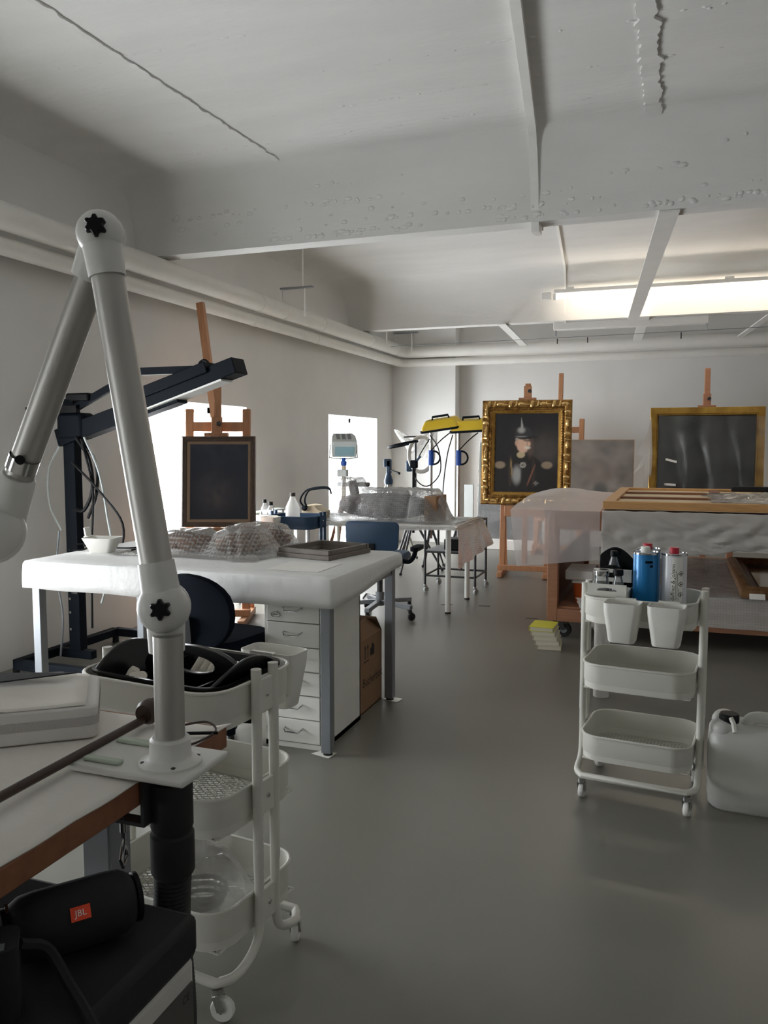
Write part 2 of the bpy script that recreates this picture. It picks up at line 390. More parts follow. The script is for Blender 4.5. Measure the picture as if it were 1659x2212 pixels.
# left wall with deep window openings
g = G(); e = [YF - .2] + [v for w_ in WIN for v in w_] + [YB + .2]
for a, b in zip(e[0::2], e[1::2]): g.bb(XW - .45, XW, a, b, 0, ZT)
for a, b in WIN: g.bb(XW - .45, XW, a, b, WZ1, ZT).bb(XW - .45, XW, a, b, 0, WZ0)
struct(g, 'wall_left', 'plaster')
struct(G().bb(XW, XR, YB, YB + .2, 0, ZT), 'wall_back', 'plaster')
struct(G().bb(XR, XR + .2, YF - .2, YB + .2, 0, ZT), 'wall_right', 'plaster')
struct(G().bb(XW, XR, YF - .2, YF, 0, ZT), 'wall_front', 'plaster')
struct(G().bb(XW, -2.73, 10.36, YB, 0, ZS + .05), 'trim_1', 'plaster')                      # pilaster in the far left corner
for k, (a, b) in enumerate(WIN):
    x = XW - .40; g = G()
    for y0, y1, z0, z1 in ((a, a + .05, WZ0, WZ1), (b - .05, b, WZ0, WZ1), (a, b, WZ0, WZ0 + .05), (a, b, WZ1 - .05, WZ1)):
        g.bb(x - .03, x + .03, y0, y1, z0, z1)
    o = struct(g, 'window_%d' % (k + 1), 'white_paint')
    G().bb(x - .004, x + .004, a + .05, b - .05, WZ0 + .05, WZ1 - .05).to('pane', 'pane_glass', o)
# box conduit following the vault, and the ridges left by the formwork joints
def along(xf, y0, y1, wd, h, n=40, wob=0, seed=1):
    g = G(); loops = []
    for i in range(n + 1):
        y = y0 + (y1 - y0) * i / n; z = vz(y); xx = xf(y) + wob * nz(y * 9, seed)
        hh = h * (1 + (.9 * nz(y * 23, seed + 5) if wob else 0)); ww = wd * (1 + (.7 * nz(y * 17, seed + 9) if wob else 0))
        loops.append([(xx - ww / 2, y, z + .01), (xx - ww / 2, y, z - hh), (xx + ww / 2, y, z - hh), (xx + ww / 2, y, z + .01)])
    return g.loft(loops)
struct(along(lambda y: -.66 - .116 * (y - 3.43) if y < 4.75 else -.815, 1.3, 5.06, .045, .05, 140), 'trim_2', 'white_paint')
struct(along(lambda y: -.80 - .09 * (y - 5.06), 5.02, 8.86, .022, .02, 90), 'trim_3', 'white_paint')
struct(along(lambda y: -2.50 + .04 * (y - 2.9), 1.3, 4.74, .034, .010, 200, .010, 2), 'trim_4', 'concrete')
struct(along(lambda y: -.165, 1.3, 4.76, .085, .012, 200, .014, 6), 'trim_5', 'concrete')
rng = random.Random(3); g = G()                        # lumps and ridges the shuttering boards left on slab and beam
def lumps(n, x0, x1, y, z, jy, jz, s0, s1):
    k = 0
    while k < n:
        x = rng.uniform(x0, x1)
        if nz(x * 1.1, y * 7, (z or 0) * 9) + rng.uniform(-.2, .2) < -.02: k += .3; continue
        r_ = rng.uniform(s0, s1); yy = y + rng.uniform(-jy, jy); zz_ = z + rng.uniform(-jz, jz) if z else vz(yy)
        g.sph((x, yy if z is None else 4.88 - .17 * (1 - sqrt(max(0, 1 - ((zz_ - 2.6) / .5) ** 2))), zz_), (r_ * rng.uniform(1, 2.4), r_ * .5 if z else r_, r_ if z else r_ * .4), 6, 4); k += 1
for y in (3.3, 3.75, 4.15, 4.5): lumps(80, -2.9, 3.5, y, None, .014, 0, .004, .013)
for z, n in ((2.64, 260), (2.70, 60), (2.76, 50), (2.83, 120), (2.93, 50)): lumps(n, -3.3, 3.8, 4.8, z, 0, .014, .005, .016)
struct(g, 'trim_6', 'concrete', sm=60)

# ================================================================== CEILING FITTINGS
def pipe(x, z, r, off, label):
    y1 = 10.30 - off; pts = [(x, YF + .02, z)] + [(x, y, z) for y in (0, 4, 8)] + [(x, y1 - .14, z)] + \
        arc((x + .14, y1 - .14, z), .14, pi, pi / 2, 6, (1, 0, 0), (0, 1, 0)) + [(x + .4, y1, z), (XR - .02, y1, z)]
    t = thing('heating_pipe', label, 'pipe', (x, 4, z - r))
    G().tube(pts, r, 20).to('pipe_run', 'pipe_white', t)
    for y in (2.0, 6.3, 7.6): G().lathe([(r + .004, -.03), (r + .004, .03)], (x, y, z), 20, (0, 1, 0)).to('pipe_joint', 'pipe_white', t)
    return t
p_up = pipe(-3.40, 2.51, .075, 0, 'thick white heating pipe, upper of the two under the ceiling')
p_lo = pipe(-3.46, 2.37, .05, -.02, 'thinner white heating pipe running below the thick one')
def hanger(y, label):
    t = thing('pipe_hanger', label, 'bracket', (-3.3, y, 2.53))
    G().bb(-3.42, -3.10, y - .02, y + .02, 2.70, 2.715).to('cross_rail', 'steel_grey', t)
    for dx in (-.1, .12): G().cyl((-3.3 + dx, y, 2.575 if dx < 0 else 2.45), (-3.3 + dx, y, 2.70), .008, n=8).to('threaded_rod', 'white_paint', t)
    G().cyl((-3.2, y, 2.71), (-3.2, y, vz(y) + .005), .008, n=8).to('ceiling_rod', 'white_paint', t)
    G().lathe([(.08, -.015), (.08, .015)], (-3.40, y, 2.51), 18, (0, 1, 0)).to('pipe_clamp', 'white_paint', t)
hanger(6.75, 'white pipe hanger with grey rail in the lit vault bay')
hanger(8.95, 'small pipe hanger just behind the second ceiling beam')
hanger(9.9, 'pipe hanger closest to the far left corner')
t = thing('fluorescent_lamp', 'long lit fluorescent strip lamp on the vault above the big table', 'lamp', (.25, 8.62, 2.79))
G().bb(-1.22, 2.1, 8.52, 8.60, 2.835, 2.875).to('housing', 'white_paint', t, bev=.008)
for x in (-1.1, .4, 1.9): G().bb(x, x + .08, 8.54, 8.60, 2.87, 2.90).to('mount', 'white_paint', t)
G().cyl((-1.19, 8.55, 2.80), (2.07, 8.55, 2.80), .017, n=12).to('tube', 'tube_light', t, label='glowing fluorescent tube')
for x in (-1.21, 2.09): G().bb(x - .015, x + .015, 8.53, 8.575, 2.775, 2.84).to('lamp_holder', 'white_paint', t)
t = thing('junction_box', 'small white junction box at the end of the lit strip lamp', 'box', (-1.30, 8.58, 2.80))
G().bb(-1.35, -1.25, 8.56, 8.62, 2.79, 2.86).to('housing', 'white_paint', t, bev=.006); G().bb(-1.345, -1.255, 8.554, 8.56, 2.80, 2.85).to('lid', 'white_paint', t)
t = thing('ceiling_lamp_housing', 'unlit white lamp housing hanging behind the second beam', 'lamp', (-.45, 8.95, 2.45))
G().bb(-1.27, .28, 8.9, 9.0, 2.52, 2.60).to('housing', 'white_paint', t, bev=.006)
for x in (-1.25, .26): G().cyl((x, 8.95, 2.46), (x, 8.95, 2.52), .008, n=8).to('hook', 'steel_grey', t)
for x in (-1.0, 0): G().cyl((x, 8.95, 2.6), (x, 8.95, vz(8.95) + .01), .008, n=8).to('ceiling_rod', 'white_paint', t)
def strap(p, q, wd, label):
    G().beam(p, q, wd, .012).top('tie_strap', 'white_paint', label, 'strap', 'flat white straps between the ceiling beams')
strap((-.07, 4.89, 2.5925), (-.45, 8.86, 2.5925), .11, 'flat white strap crossing in front of the lit strip lamp')
strap((-.33, 8.70, 2.592), (-.47, 10.21, 2.53), .10, 'short flat white strap in the last bay, middle one')
strap((-1.80, 8.75, 2.592), (-1.82, 10.21, 2.53), .09, 'short flat white strap in the last bay, left one')
strap((.85, 8.96, 2.58), (.66, 10.21, 2.53), .07, 'short flat white strap in the last bay, right one')
t = thing('picture_wire', 'thin taut wire with small hooks under the far ceiling', 'wire', (0, 9.4, 2.5))
G().cyl((-3.25, 9.3, 2.47), (2.5, 9.3, 2.52), .003, n=6).to('wire', 'steel_grey', t)
for x in (-1.28, -.95, .02): G().cyl((x, 9.3, 2.42), (x, 9.3, 2.488 + x * .009), .006, n=6).to('hook', 'steel_dark', t)

# ================================================================== FOREGROUND BENCH (left)
BX, BY = -.775, 1.29                                   # bench edge towards the aisle, far edge
t = thing('workbench', 'brown wooden workbench in the foreground, left, carrying the extraction arm', 'workbench', (-1.4, .5, 0))
G().bb(-2.1, BX, -.3, BY, .735, .775).to('tabletop', 'wood_brown', t, bev=.003)
for x, y in ((-.95, 1.16), (-1.95, 1.16), (-1.95, -.2), (-.95, -.2)):
    G().bb(x - .03, x + .03, y - .03, y + .03, 0, .735).to('leg', 'steel_grey', t, bev=.004)
G().bb(-1.92, -.98, 1.14, 1.18, .66, .735).to('apron', 'steel_grey', t)
G().grid(lambda u, v: (-2.0 + (BX + .002 + 2.0 + .006 * nz(v * 16, 3)) * u, -.28 + (BY + .012 + .28) * v, .7775 + .003 * max(0, nz(u * 9, v * 12, 1)) - (.03 * ss(.985, 1, v) if u < .99 else 0)), 60, 60
         ).top('padding_sheet', 'tissue', 'white padding sheet covering the foreground workbench', 'sheet', solid=.002)
# foam wrapped packet, lying at a slant
t = thing('foam_packet', 'flat packet wrapped in grey-white foam on the foreground workbench', 'packet', (-1.22, 1.07, .781), R(38))
G().loft([rr(.52, .21, .02, z, 4) for z in (0, .012, .045, .058)]).to('foam_block', 'foam', t, w=False, bev=.004)
G().loft([rr(.522, .212, .02, z, 4) for z in (.024, .028, .036, .04)], False, False).to('wrap_edge', 'foam_edge', t, w=False)
G().grid(lambda u, v: (-.26 + .5 * u, -.10 + .2 * v, .0605 + .012 * max(0, nz(u * 4, v * 4, 7)) + .035 * u * v * (1 - u)), 20, 12).to('wrap_flap', 'tissue', t, w=False, solid=.0015)
G().prism([(.02, .02), (.22, .055), (.10, .09), (-.1, .085), (-.2, .05)], lambda a, b: (a, b, .0765 + .0), lambda a, b: (a, b, .079)).to('gap_shadow', 'black_matt', t, w=False, label='dark sheet imitating shade under the lifted flap')  # dark sheet standing in for the shade in the flap's gap
G().grid(lambda u, v: (-1.62 + .52 * u + .03 * v, 1.225 + .13 * v * (1 - .5 * u), .782 + .05 * (1 - u) * (.4 + .6 * v) + .004 * nz(u * 5, v * 5, 4)), 16, 8).top('tissue_sheet', 'tissue', 'loose white tissue sheet behind the foam packet', 'sheet', solid=.0015)
t = thing('wooden_rod', 'dark wooden rod with a round knob lying across the foreground workbench', 'rod', (-.9, 1.05, .781))
G().tube([(-.885, .62, .80), (-.905, 1.215, .797)], .0075, 10).to('shaft', 'wood_dark_rod', t)
G().lathe([(.006, -.012), (.017, -.011), (.023, 0), (.023, .014), (.016, .02), (.019, .024), (.019, .03), (.005, .032)], (-.905, 1.225, .807), 18, (-.03, 1, .02)).to('knob', 'wood_dark_rod', t)
P = spline([(-.84, 1.235, .787), (-.80, 1.26, .79), (-.765, 1.235, .786), (-.765, 1.18, .786), (-.785, 1.14, .784)])
t = thing('wire_loop', 'thin brown wire loop beside the base of the extraction arm', 'wire', (-.79, 1.2, .781))
G().tube(P, .0022, 6).to('wire', 'wood_dark_rod', t)
G().tube([(-.83, 1.20, .785), (-.755, 1.225, .787)], .003, 6).to('pin', 'black_plastic', t)

# ================================================================== EXTRACTION ARM
AX, AY = -.747, 1.07
t = thing('extraction_arm', 'jointed white and aluminium fume extraction arm clamped to the foreground bench', 'extraction arm', (AX, AY, .78))
pl = G().bb(-.90, -.685, 1.01, 1.145, .781, .793).to('mounting_plate', 'arm_plastic', t, bev=.004)
for y in (1.035, 1.118): G().bb(-.885, -.815, y - .008, y + .008, .793, .800).to('clamp_pad', 'pad_green', pl, bev=.003)
G().lathe([(.05, .793), (.05, .797), (.036, .803), (.033, .808), (.032, .832), (.028, .836)], (AX, AY, 0), 28).to('flange', 'arm_plastic', pl)
for a in (.7, 2.3, 3.9, 5.4): G().lathe([(.004, 0), (.004, .003), (.001, .004)], (AX + .043 * cos(a), AY + .043 * sin(a), .797), 8).to('screw', 'steel_dark', pl)
G().cyl((AX, AY, .75), (AX, AY, 1.0), .0235, n=28).to('column_tube', 'alu', t)
view = (Vector((0, 0, 1.3)) - Vector((AX, AY, 1.04))).normalized()
J1 = Vector((-.757, 1.075, 1.043)); J2 = Vector((-.858, 1.075, 1.628)); J3 = Vector((-1.125, 1.12, 1.155))
nrm = Vector((.46, -.88, .10)).normalized()            # hinge axis of the joints
def joint(c, a_dir, b_dir, r, nm):
    """two hemispherical shells side by side on the hinge axis, each with a socket for its tube"""
    f = c + nrm * .016; b = c - nrm * .016
    mm = Vector((0, 0, 1)).rotation_difference(nrm).to_matrix()
    s1 = G().sph(f - nrm * .010, (r, r, r * .86), 24, 14, mm).to(nm + '_shell', 'arm_plastic', t)
    G().lathe([(r * .98, -.011), (r * 1.02, -.008), (r * 1.02, -.002), (r * .98, .0)], c, 32, nrm).to('seam_ring', 'arm_plastic', s1)
    s2 = G().sph(b + nrm * .004, (r * .98, r * .98, r * .8), 24, 14, mm).to(nm + '_shell', 'arm_plastic', t)
    if a_dir is not None:
        d = Vector(a_dir).normalized(); G().cyl(f - nrm * .014, f - nrm * .014 + d * (r + .032), .0315, .0285, 24).to('socket', 'arm_plastic', s1)
    if b_dir is not None:
        d = Vector(b_dir).normalized(); G().cyl(b, b + d * (r + .032), .0315, .0285, 24).to('socket', 'arm_plastic', s2)
    k = lobed(f + nrm * (r * .86 - .016), nrm, .0165).to('star_knob', 'black_plastic', s1)
    return f, b
d12 = (J2 - J1).normalized(); d23 = (J3 - J2).normalized()
f1, b1 = joint(J1, d12, (.02, -.0, -1), .041, 'lower_joint')
f2, b2 = joint(J2, -d12, d23, .036, 'upper_joint')
G().cyl(J1 + d12 * .055, J2 - d12 * .05, .0255, n=28).to('lower_tube', 'alu', t)
p0 = b2 - nrm * .012
G().cyl(p0 + d23 * .05, J3 - d23 * .05, .025, n=28).to('upper_tube', 'alu', t)
G().lathe([(.027, -.105), (.031, -.10), (.036, -.03), (.038, .0)], J3, 26, d23).to('nozzle_socket', 'arm_plastic', t)
G().sph(J3 + d23 * .008 + Vector((.004, -.02, 0)), (.055, .055, .053), 24, 14).to('nozzle_shell', 'arm_plastic', t)
G().lathe([(.054, 0), (.057, .003), (.057, .009), (.054, .012)], J3 + d23 * .008 + Vector((.004, -.02, 0)), 30, nrm).to('seam_ring', 'arm_plastic', t)
q = J3 - d23 * .13
G().lathe([(.026, -.012), (.0262, .012)], q, 24, d23, False, False).to('damper_band', 'chrome', t)
G().cyl(q + view * .024, q + view * .033, .008, n=12).to('damper_screw', 'black_plastic', t)
sd = d23.cross(view).normalized()
for kk, off in ((.075, .03), (-.03, .05)):
    c = J3 - d23 * kk - sd * off * (-1); G().cyl(c - sd * .012 * -1, c + sd * .014, .0085, n=12).to('thumb_screw', 'black_plastic', t)
# clamps below the plate
for y in (1.035, 1.118):
    c_ = G().bb(BX + .003, BX + .009, y - .012, y + .012, .708, .783).bb(BX - .055, BX + .009, y - .012, y + .012, .702, .708).to('clamp_bracket', 'steel_dark', t)
    G().cyl((BX - .04, y, .682), (BX - .04, y, .733), .005, n=10).to('clamp_screw', 'chrome', c_)
    G().tube([(BX - .04, y, .69), (BX - .04, y, .668), (BX - .033, y - .016, .645), (BX - .033, y - .012, .631), (BX - .045, y + .012, .635), (BX - .045, y + .014, .647), (BX - .04, y, .667)], .0036, 8).to('clamp_handle', 'chrome', c_)
# flexible duct under the bench
G().lathe([(.026, .78), (.026, .766), (.034, .764), (.034, .69), (.031, .682)], (AX, AY, 0), 26).to('duct_cuff', 'rubber', t)
G().lathe([(.031, .684), (.031, .68), (.035, .676), (.035, .615), (.031, .608)], (AX, AY, 0), 26).to('duct_cuff', 'rubber', t)
zs = [.61 - i * .0035 for i in range(100)]
G().tube([(AX - .004 * sin(i / 15), AY, z) for i, z in enumerate(zs)], [.0265 + .0035 * (i % 2) for i in range(100)], 18).to('duct_hose', 'rubber', t, sm=20)

# ================================================================== EXTRACTOR UNIT, SPEAKER, CAMERA
t = thing('fume_extractor_unit', 'boxy fume extractor with black lid and pale body under the bench', 'extractor', (-.92, .70, 0))
G().bb(-1.19, -.66, .38, .995, .03, .535).to('body', 'unit_white', t, bev=.01)
G().bb(-1.195, -.654, .375, 1.0, .535, .60).to('lid', 'black_matt', t, bev=.012)
for x in (-1.13, -.72):
    for y in (.45, .93): G().cyl((x, y, 0), (x, y, .032), .025, n=14).to('foot', 'rubber', t)
lp = G().bb(-.66, -.657, .82, .985, .36, .50).to('rating_plate', 'label_grey', t)
txt('CE', .016, 'ink', lp, (-.6565, .965, .485), (0, 1, 0), (0, 0, 1))
G().bb(-.6572, -.6565, .83, .89, .462, .478).to('print_block', 'ink', lp)
G().lathe([(.035, 0), (.035, .006), (.022, .007), (.02, .003)], (-.66, .78, .44), 20, (1, 0, 0)).to('round_socket', 'black_plastic', t)
a0, a1 = Vector((-.825, .805, .645)), Vector((-.725, .935, .645)); ax = (a1 - a0).normalized(); L = (a1 - a0).length
t = thing('speaker', 'black cylindrical portable speaker with orange badge on the extractor lid', 'speaker', (-.77, .875, .60))
b_ = G().lathe([(.026, -.004), (.035, .002), (.043, .015), (.045, .035), (.045, L - .035), (.043, L - .015), (.035, L - .002), (.026, L + .004)], a0, 32, ax).to('grille_body', 'black_matt', t)
for e_, d_ in ((a0, -ax), (a1, ax)): G().lathe([(.028, 0), (.034, .003), (.034, .009), (.027, .011), (.023, .006)], e_, 28, d_).to('bass_cap', 'black_plastic', t)
n_ = Vector((.694, -.533, .488)); n_ = (n_ - ax * n_.dot(ax)).normalized(); up_ = ax.cross(n_) * -1
mid = a0 + ax * (L * .52) + n_ * .045
if up_.z < 0: up_ = -up_
bd = G().add([mid + ax * (i * .013) + up_ * (j * .009) + n_ * (k * .0018) for k in (-1.5, 1) for i, j in ((-1, -1), (1, -1), (1, 1), (-1, 1))],
             [(3, 2, 1, 0), (4, 5, 6, 7), (0, 1, 5, 4), (1, 2, 6, 5), (2, 3, 7, 6), (3, 0, 4, 7)]).to('badge', 'logo_orange', t)
txt('JBL', .0115, 'paper', bd, mid + n_ * .0022, ax, up_)
G().beam(a0 + n_ * .035 + up_ * .024 - ax * .002, a0 + n_ * .024 + up_ * .036 - ax * .002, .004, .003).to('strap_eyelet', 'chrome', t)
t = thing('camera_body', 'black camera with strap on the extractor lid, at the left picture edge', 'camera', (-.80, .70, .60), R(40))
G().loft([rr(.14, .06, .015, z, 4) for z in (0, .004, .088, .095)]).to('body', 'black_matt', t, w=False)
G().loft([rr(.06, .055, .012, z, 4, 0, -.003) for z in (.09, .115, .122)]).to('viewfinder_hump', 'black_matt', t, w=False)
G().lathe([(.034, .02), (.036, .03), (.036, .07), (.033, .08), (.026, .078)], (0, 0, .048), 24, (0, -1, 0)).to('lens', 'black_plastic', t, w=False)
G().bb(.012, .055, -.026, -.012, .0945, .0965).to('top_display', 'grey_patch', t, w=False)
G().tube(spline([(.07, 0, .085), (.10, .02, .06), (.125, .0, .02), (.15, -.06, .006), (.165, -.13, .005), (.15, -.2, .005)]), .007, 6).to('neck_strap', 'black_matt', t, w=False)

# ================================================================== TROLLEYS
def caster(t, x, y, r, mwheel, mfork, rot=0, z=0, name='caster'):
    """swivel castor, hub bearing at the top, wheel touching the floor"""
    d = Vector((cos(rot), sin(rot), 0)); s = Vector((-sin(rot), cos(rot), 0)); c = Vector((x, y, r + z)) + d * .012
    f = G().cyl((x, y, 2 * r + z + .004), (x, y, 2 * r + z + .022), .014, n=12)
    for k in (-1, 1): f.beam(Vector((x, y, 2 * r + z + .008)) + s * (.013 * k), c + s * (.013 * k), .003, .018)
    o = f.to(name, mfork, t, w=False)
    G().lathe([(r * .55, -.009), (r * .93, -.009), (r, -.005), (r, .005), (r * .93, .009), (r * .55, .009)], c, 22, s).to('wheel', mwheel, o, w=False)
    G().lathe([(.0045, -.015), (.0045, .015)], c, 10, s).to('axle', mfork, o, w=False)
def trolley(label, loc, rz, mt, wheel='white_paint', hubs=(.6, .3, 2.5, 2.0), ln=.43):
    hl = ln / 2 + .017
    t = thing('utility_trolley', label, 'trolley', loc, rz)
    for k, zt in enumerate((.750, .505, .240)):
        h = .095; lo = [(-.0025, zt - h + .012), (0, zt - h + .03), (0, zt)]
        loops = [rr(ln + 2 * a - .02 * (i == 0), .335 + 2 * a - .02 * (i == 0), .07, z - .012 * (i == 0), 6) for i, (a, z) in enumerate(lo)]
        loops += [rr(ln - .004, .331, .068, z, 6) for z in (zt, zt - h + .005)]
        b = G().loft(loops, False, False).to('basket', mt, t, w=False)
        lp = rr(ln + .002, .337, .071, zt, 6); G().tube(lp, .0045, 6, True).to('basket_rim', mt, b, w=False)
        g = G(); hx, hy, z = ln / 2 - .015, .152, zt - h + .006          # expanded metal bottom
        n = 26
        for sgn in (1, -1):
            for i in range(-n, n + 1):
                c = i * .0155; pts = []
                for x in (-hx, hx):
                    y = sgn * (x * .62) + c
                    if abs(y) <= hy: pts.append((x, y))
                for y in (-hy, hy):
                    x = sgn * (y - c) / .62
                    if abs(x) < hx: pts.append((x, y))
                if len(pts) >= 2: g.beam((*pts[0], z), (*pts[1], z), .0032, .002)
        for q in (-1, 1): g.box((0, q * .1525, z), (ln - .02, .009, .002)).box((q * (ln / 2 - .013), 0, z), (.01, .30, .002))
        g.to('mesh_bottom', mt, b, w=False, kind='stuff')
    for sx in (-1, 1):
        x = sx * hl
        for sy in (-1, 1):
            G().cyl((x, sy * .034, .30), (x, sy * .034, .782), .0125, n=14).to('post_cap', mt, t, w=False)
        for zc in (.715, .47, .205):
            br = G().bb(x - .006, x + .006, -.036, .036, zc - .04, zc + .04).to('bracket', mt, t, w=False, bev=.002)
            G().lathe([(.006, 0), (.005, .003), (.001, .004)], (x + sx * .006, 0, zc), 10, (sx, 0, 0)).to('screw', 'chrome', br, w=False)
    for sy in (-1, 1):                                        # U-shaped lower tubes
        pts = []
        for sx in (-1, 1):
            q = spline([(sx * hl, sy * .034, .32), (sx * hl, sy * .034, .17), (sx * hl, sy * .055, .115), (sx * (hl - .002), sy * .12, .090), (sx * (hl - .027), sy * .165, .088)], 5)
            pts = q if sx == -1 else pts + list(reversed(q))
        G().tube(pts, .0115, 12).to('base_tube', mt, t, w=False)
        for i, sx in enumerate((-1, 1)): caster(t, sx * (hl - .027), sy * .160, .028, wheel, 'chrome', hubs[i + (sy > 0) * 2])
    return t
TL = trolley('white three-tier utility trolley behind the foreground bench, left', (-1.125, 1.69, 0), R(-7), 'powder_white')
TR = trolley('white three-tier utility trolley beside the jerrycan, right', (-.095, 3.11, 0), R(-6), 'powder_white', hubs=(1.5, 1.4, 1.2, 1.7), ln=.385)
def hang_bin(label, loc, rz, wd=.122, d=.10, h=.15, mt='plastic_white', grp=None):
    """tapered bin hooked over a basket rim: origin at the rim, hanging towards -y"""
    t = thing('hanging_bin', label, 'bin', loc, rz, grp)
    cy = -d / 2 - .004; L_ = [rr(wd * k, d * k, .02, z, 5, 0, cy) for k, z in ((.70, -h), (.74, -h + .004), (.98, -.03), (1, 0))]
    L_ += [rr(wd * k - .005, d * k - .005, .018, z, 5, 0, cy) for k, z in ((1, 0), (.74, -h + .008))]
    G().loft(L_, True, True).to('bin_body', mt, t, w=False)
    G().bb(-.035, .035, -.004, .012, .0, .004).bb(-.035, .035, .009, .012, -.014, .004).to('hook', mt, t, w=False)
    return t
m6 = Matrix.Rotation(R(-6), 3, 'Z')
def on_tr(x, y, z): v = m6 @ Vector((x, y, 0)); return (v.x - .095, v.y + 3.11, z)
hang_bin('white hanging bin on the right trolley, below the blue tin', on_tr(-.038, -.174, .756), R(-6), h=.138, grp='bins on the right trolley')
hang_bin('white hanging bin on the right trolley, below the white tin', on_tr(.107, -.174, .756), R(-6), h=.138, grp='bins on the right trolley')
m7 = Matrix.Rotation(R(-7), 3, 'Z')
def on_tl(x, y, z): v = m7 @ Vector((x, y, 0)); return (v.x - 1.125, v.y + 1.69, z)
hang_bin('white hanging bin at the back of the left trolley', on_tl(.105, .175, .757), R(173), wd=.17, d=.09, h=.15)

# --- black caddy in the left trolley
t = thing('tool_caddy', 'black plastic tool caddy with compartments in the left trolley', 'caddy', on_tl(0, 0, .664), R(-7))
G().loft([rr(.30, .22, .04, 0, 5), rr(.38, .28, .05, .085, 5), rr(.40, .30, .055, .088, 5), rr(.40, .30, .055, .094, 5), rr(.375, .275, .05, .092, 5), rr(.29, .21, .04, .006, 5)], True, True).to('tray', 'black_gloss', t, w=False)
for x in (-.165, .165):                                     # arched end walls
    pl_ = [(-.13, .09)] + [(-.13 + .26 * i / 12, .09 + .045 * sin(pi * i / 12)) for i in range(1, 12)] + [(.13, .09), (.10, .02), (-.10, .02)]
    G().prism(pl_, lambda a, b: (x - .006 + (b - .06) * .35 * (1 if x > 0 else -1), a, b), lambda a, b: (x + .006 + (b - .06) * .35 * (1 if x > 0 else -1), a, b)).to('end_wall', 'black_gloss', t, w=False, bev=.003)
o_ = [(-.17 + .34 * i / 16, .094 + .05 * sin(pi * i / 16)) for i in range(17)]
pl_ = [(.17, .03), (-.17, .03)] + o_
hole = [(.07 * cos(2 * pi * i / 18) + .02, .095 + .018 * sin(2 * pi * i / 18)) for i in range(18)]
g = G()
for y in (-.008, .008):                                     # handle wall as a ring around the grip hole
    pass
ring = [(.02 + .15 * cos(2 * pi * i / 24) * 1.0, .082 + (.062 if sin(2 * pi * i / 24) > 0 else .055) * sin(2 * pi * i / 24)) for i in range(24)]
hol = [(.02 + .07 * cos(2 * pi * i / 24), .098 + .022 * sin(2 * pi * i / 24)) for i in range(24)]
G().loft([[(a, -.009, b) for a, b in ring], [(a, .009, b) for a, b in ring], [(a, .009, b) for a, b in hol], [(a, -.009, b) for a, b in hol], [(a, -.009, b) for a, b in ring]], False, False).to('carry_handle', 'black_gloss', t, w=False, bev=.003)
for y0, y1, x in ((-.12, -.01, -.08), (-.12, -.01, .11), (.01, .12, -.10), (.01, .12, .10)): G().bb(x - .003, x + .003, y0, y1, .005, .075).to('divider', 'black_gloss', t, w=False)
t = thing('cotton_roll_bundle', 'bundle of white cotton rolls in the black caddy', 'cotton rolls', on_tl(.03, .055, .672), R(-7))
for i in range(6): G().tube([(-.06 + i * .024, -.028, .012), (-.055 + i * .024, .0, .045), (-.05 + i * .024, .03, .078)], [.0115, .0125, .0115], 10).to('cotton_roll', 'sponge', t, w=False)
for i, (x, y, a, lb) in enumerate(((-.145, -.085, .5, 'rounded white sponge at the left corner of the black caddy'), (-.098, -.08, -.7, 'wedge-cut white sponge in the black caddy'))):
    m_ = Matrix.Translation(on_tl(x, y, .672)) @ Matrix.Rotation(a, 4, 'Z') @ Matrix.Rotation(.5, 4, 'Y')
    g = G().loft([rr(.028 * k, .042 * k, .012 * k, z, 4) for k, z in ((.8, 0), (1, .01), (1, .075), (.75 if i == 0 else 1, .085))]).xf(m_).top('sponge', 'sponge', lb, 'sponge')
# --- film bag in the lowest basket
c_ = on_tl(.06, -.02, .158); g = heap(c_[0] - .17, c_[0] + .13, c_[1] - .12, c_[1] + .12, .158, [(c_[0], c_[1], .11, .09, .11), (c_[0] - .08, c_[1] + .04, .07, .06, .15)], 4, 40, 30, .03)
g.top('plastic_bag', 'foil', 'crumpled clear plastic bag in the bottom basket of the left trolley', 'bag')
t = thing('cable_coil', 'dark cable coil inside the clear plastic bag', 'cable', (c_[0] - .01, c_[1], .158))
for k in range(3): G().tube([(c_[0] - .01 + (.05 + .006 * k) * cos(a * pi / 10), c_[1] + (.045 + .005 * k) * sin(a * pi / 10), .17 + .016 * k) for a in range(20)], .006, 6, True).to('cable_turn', 'black_plastic', t)

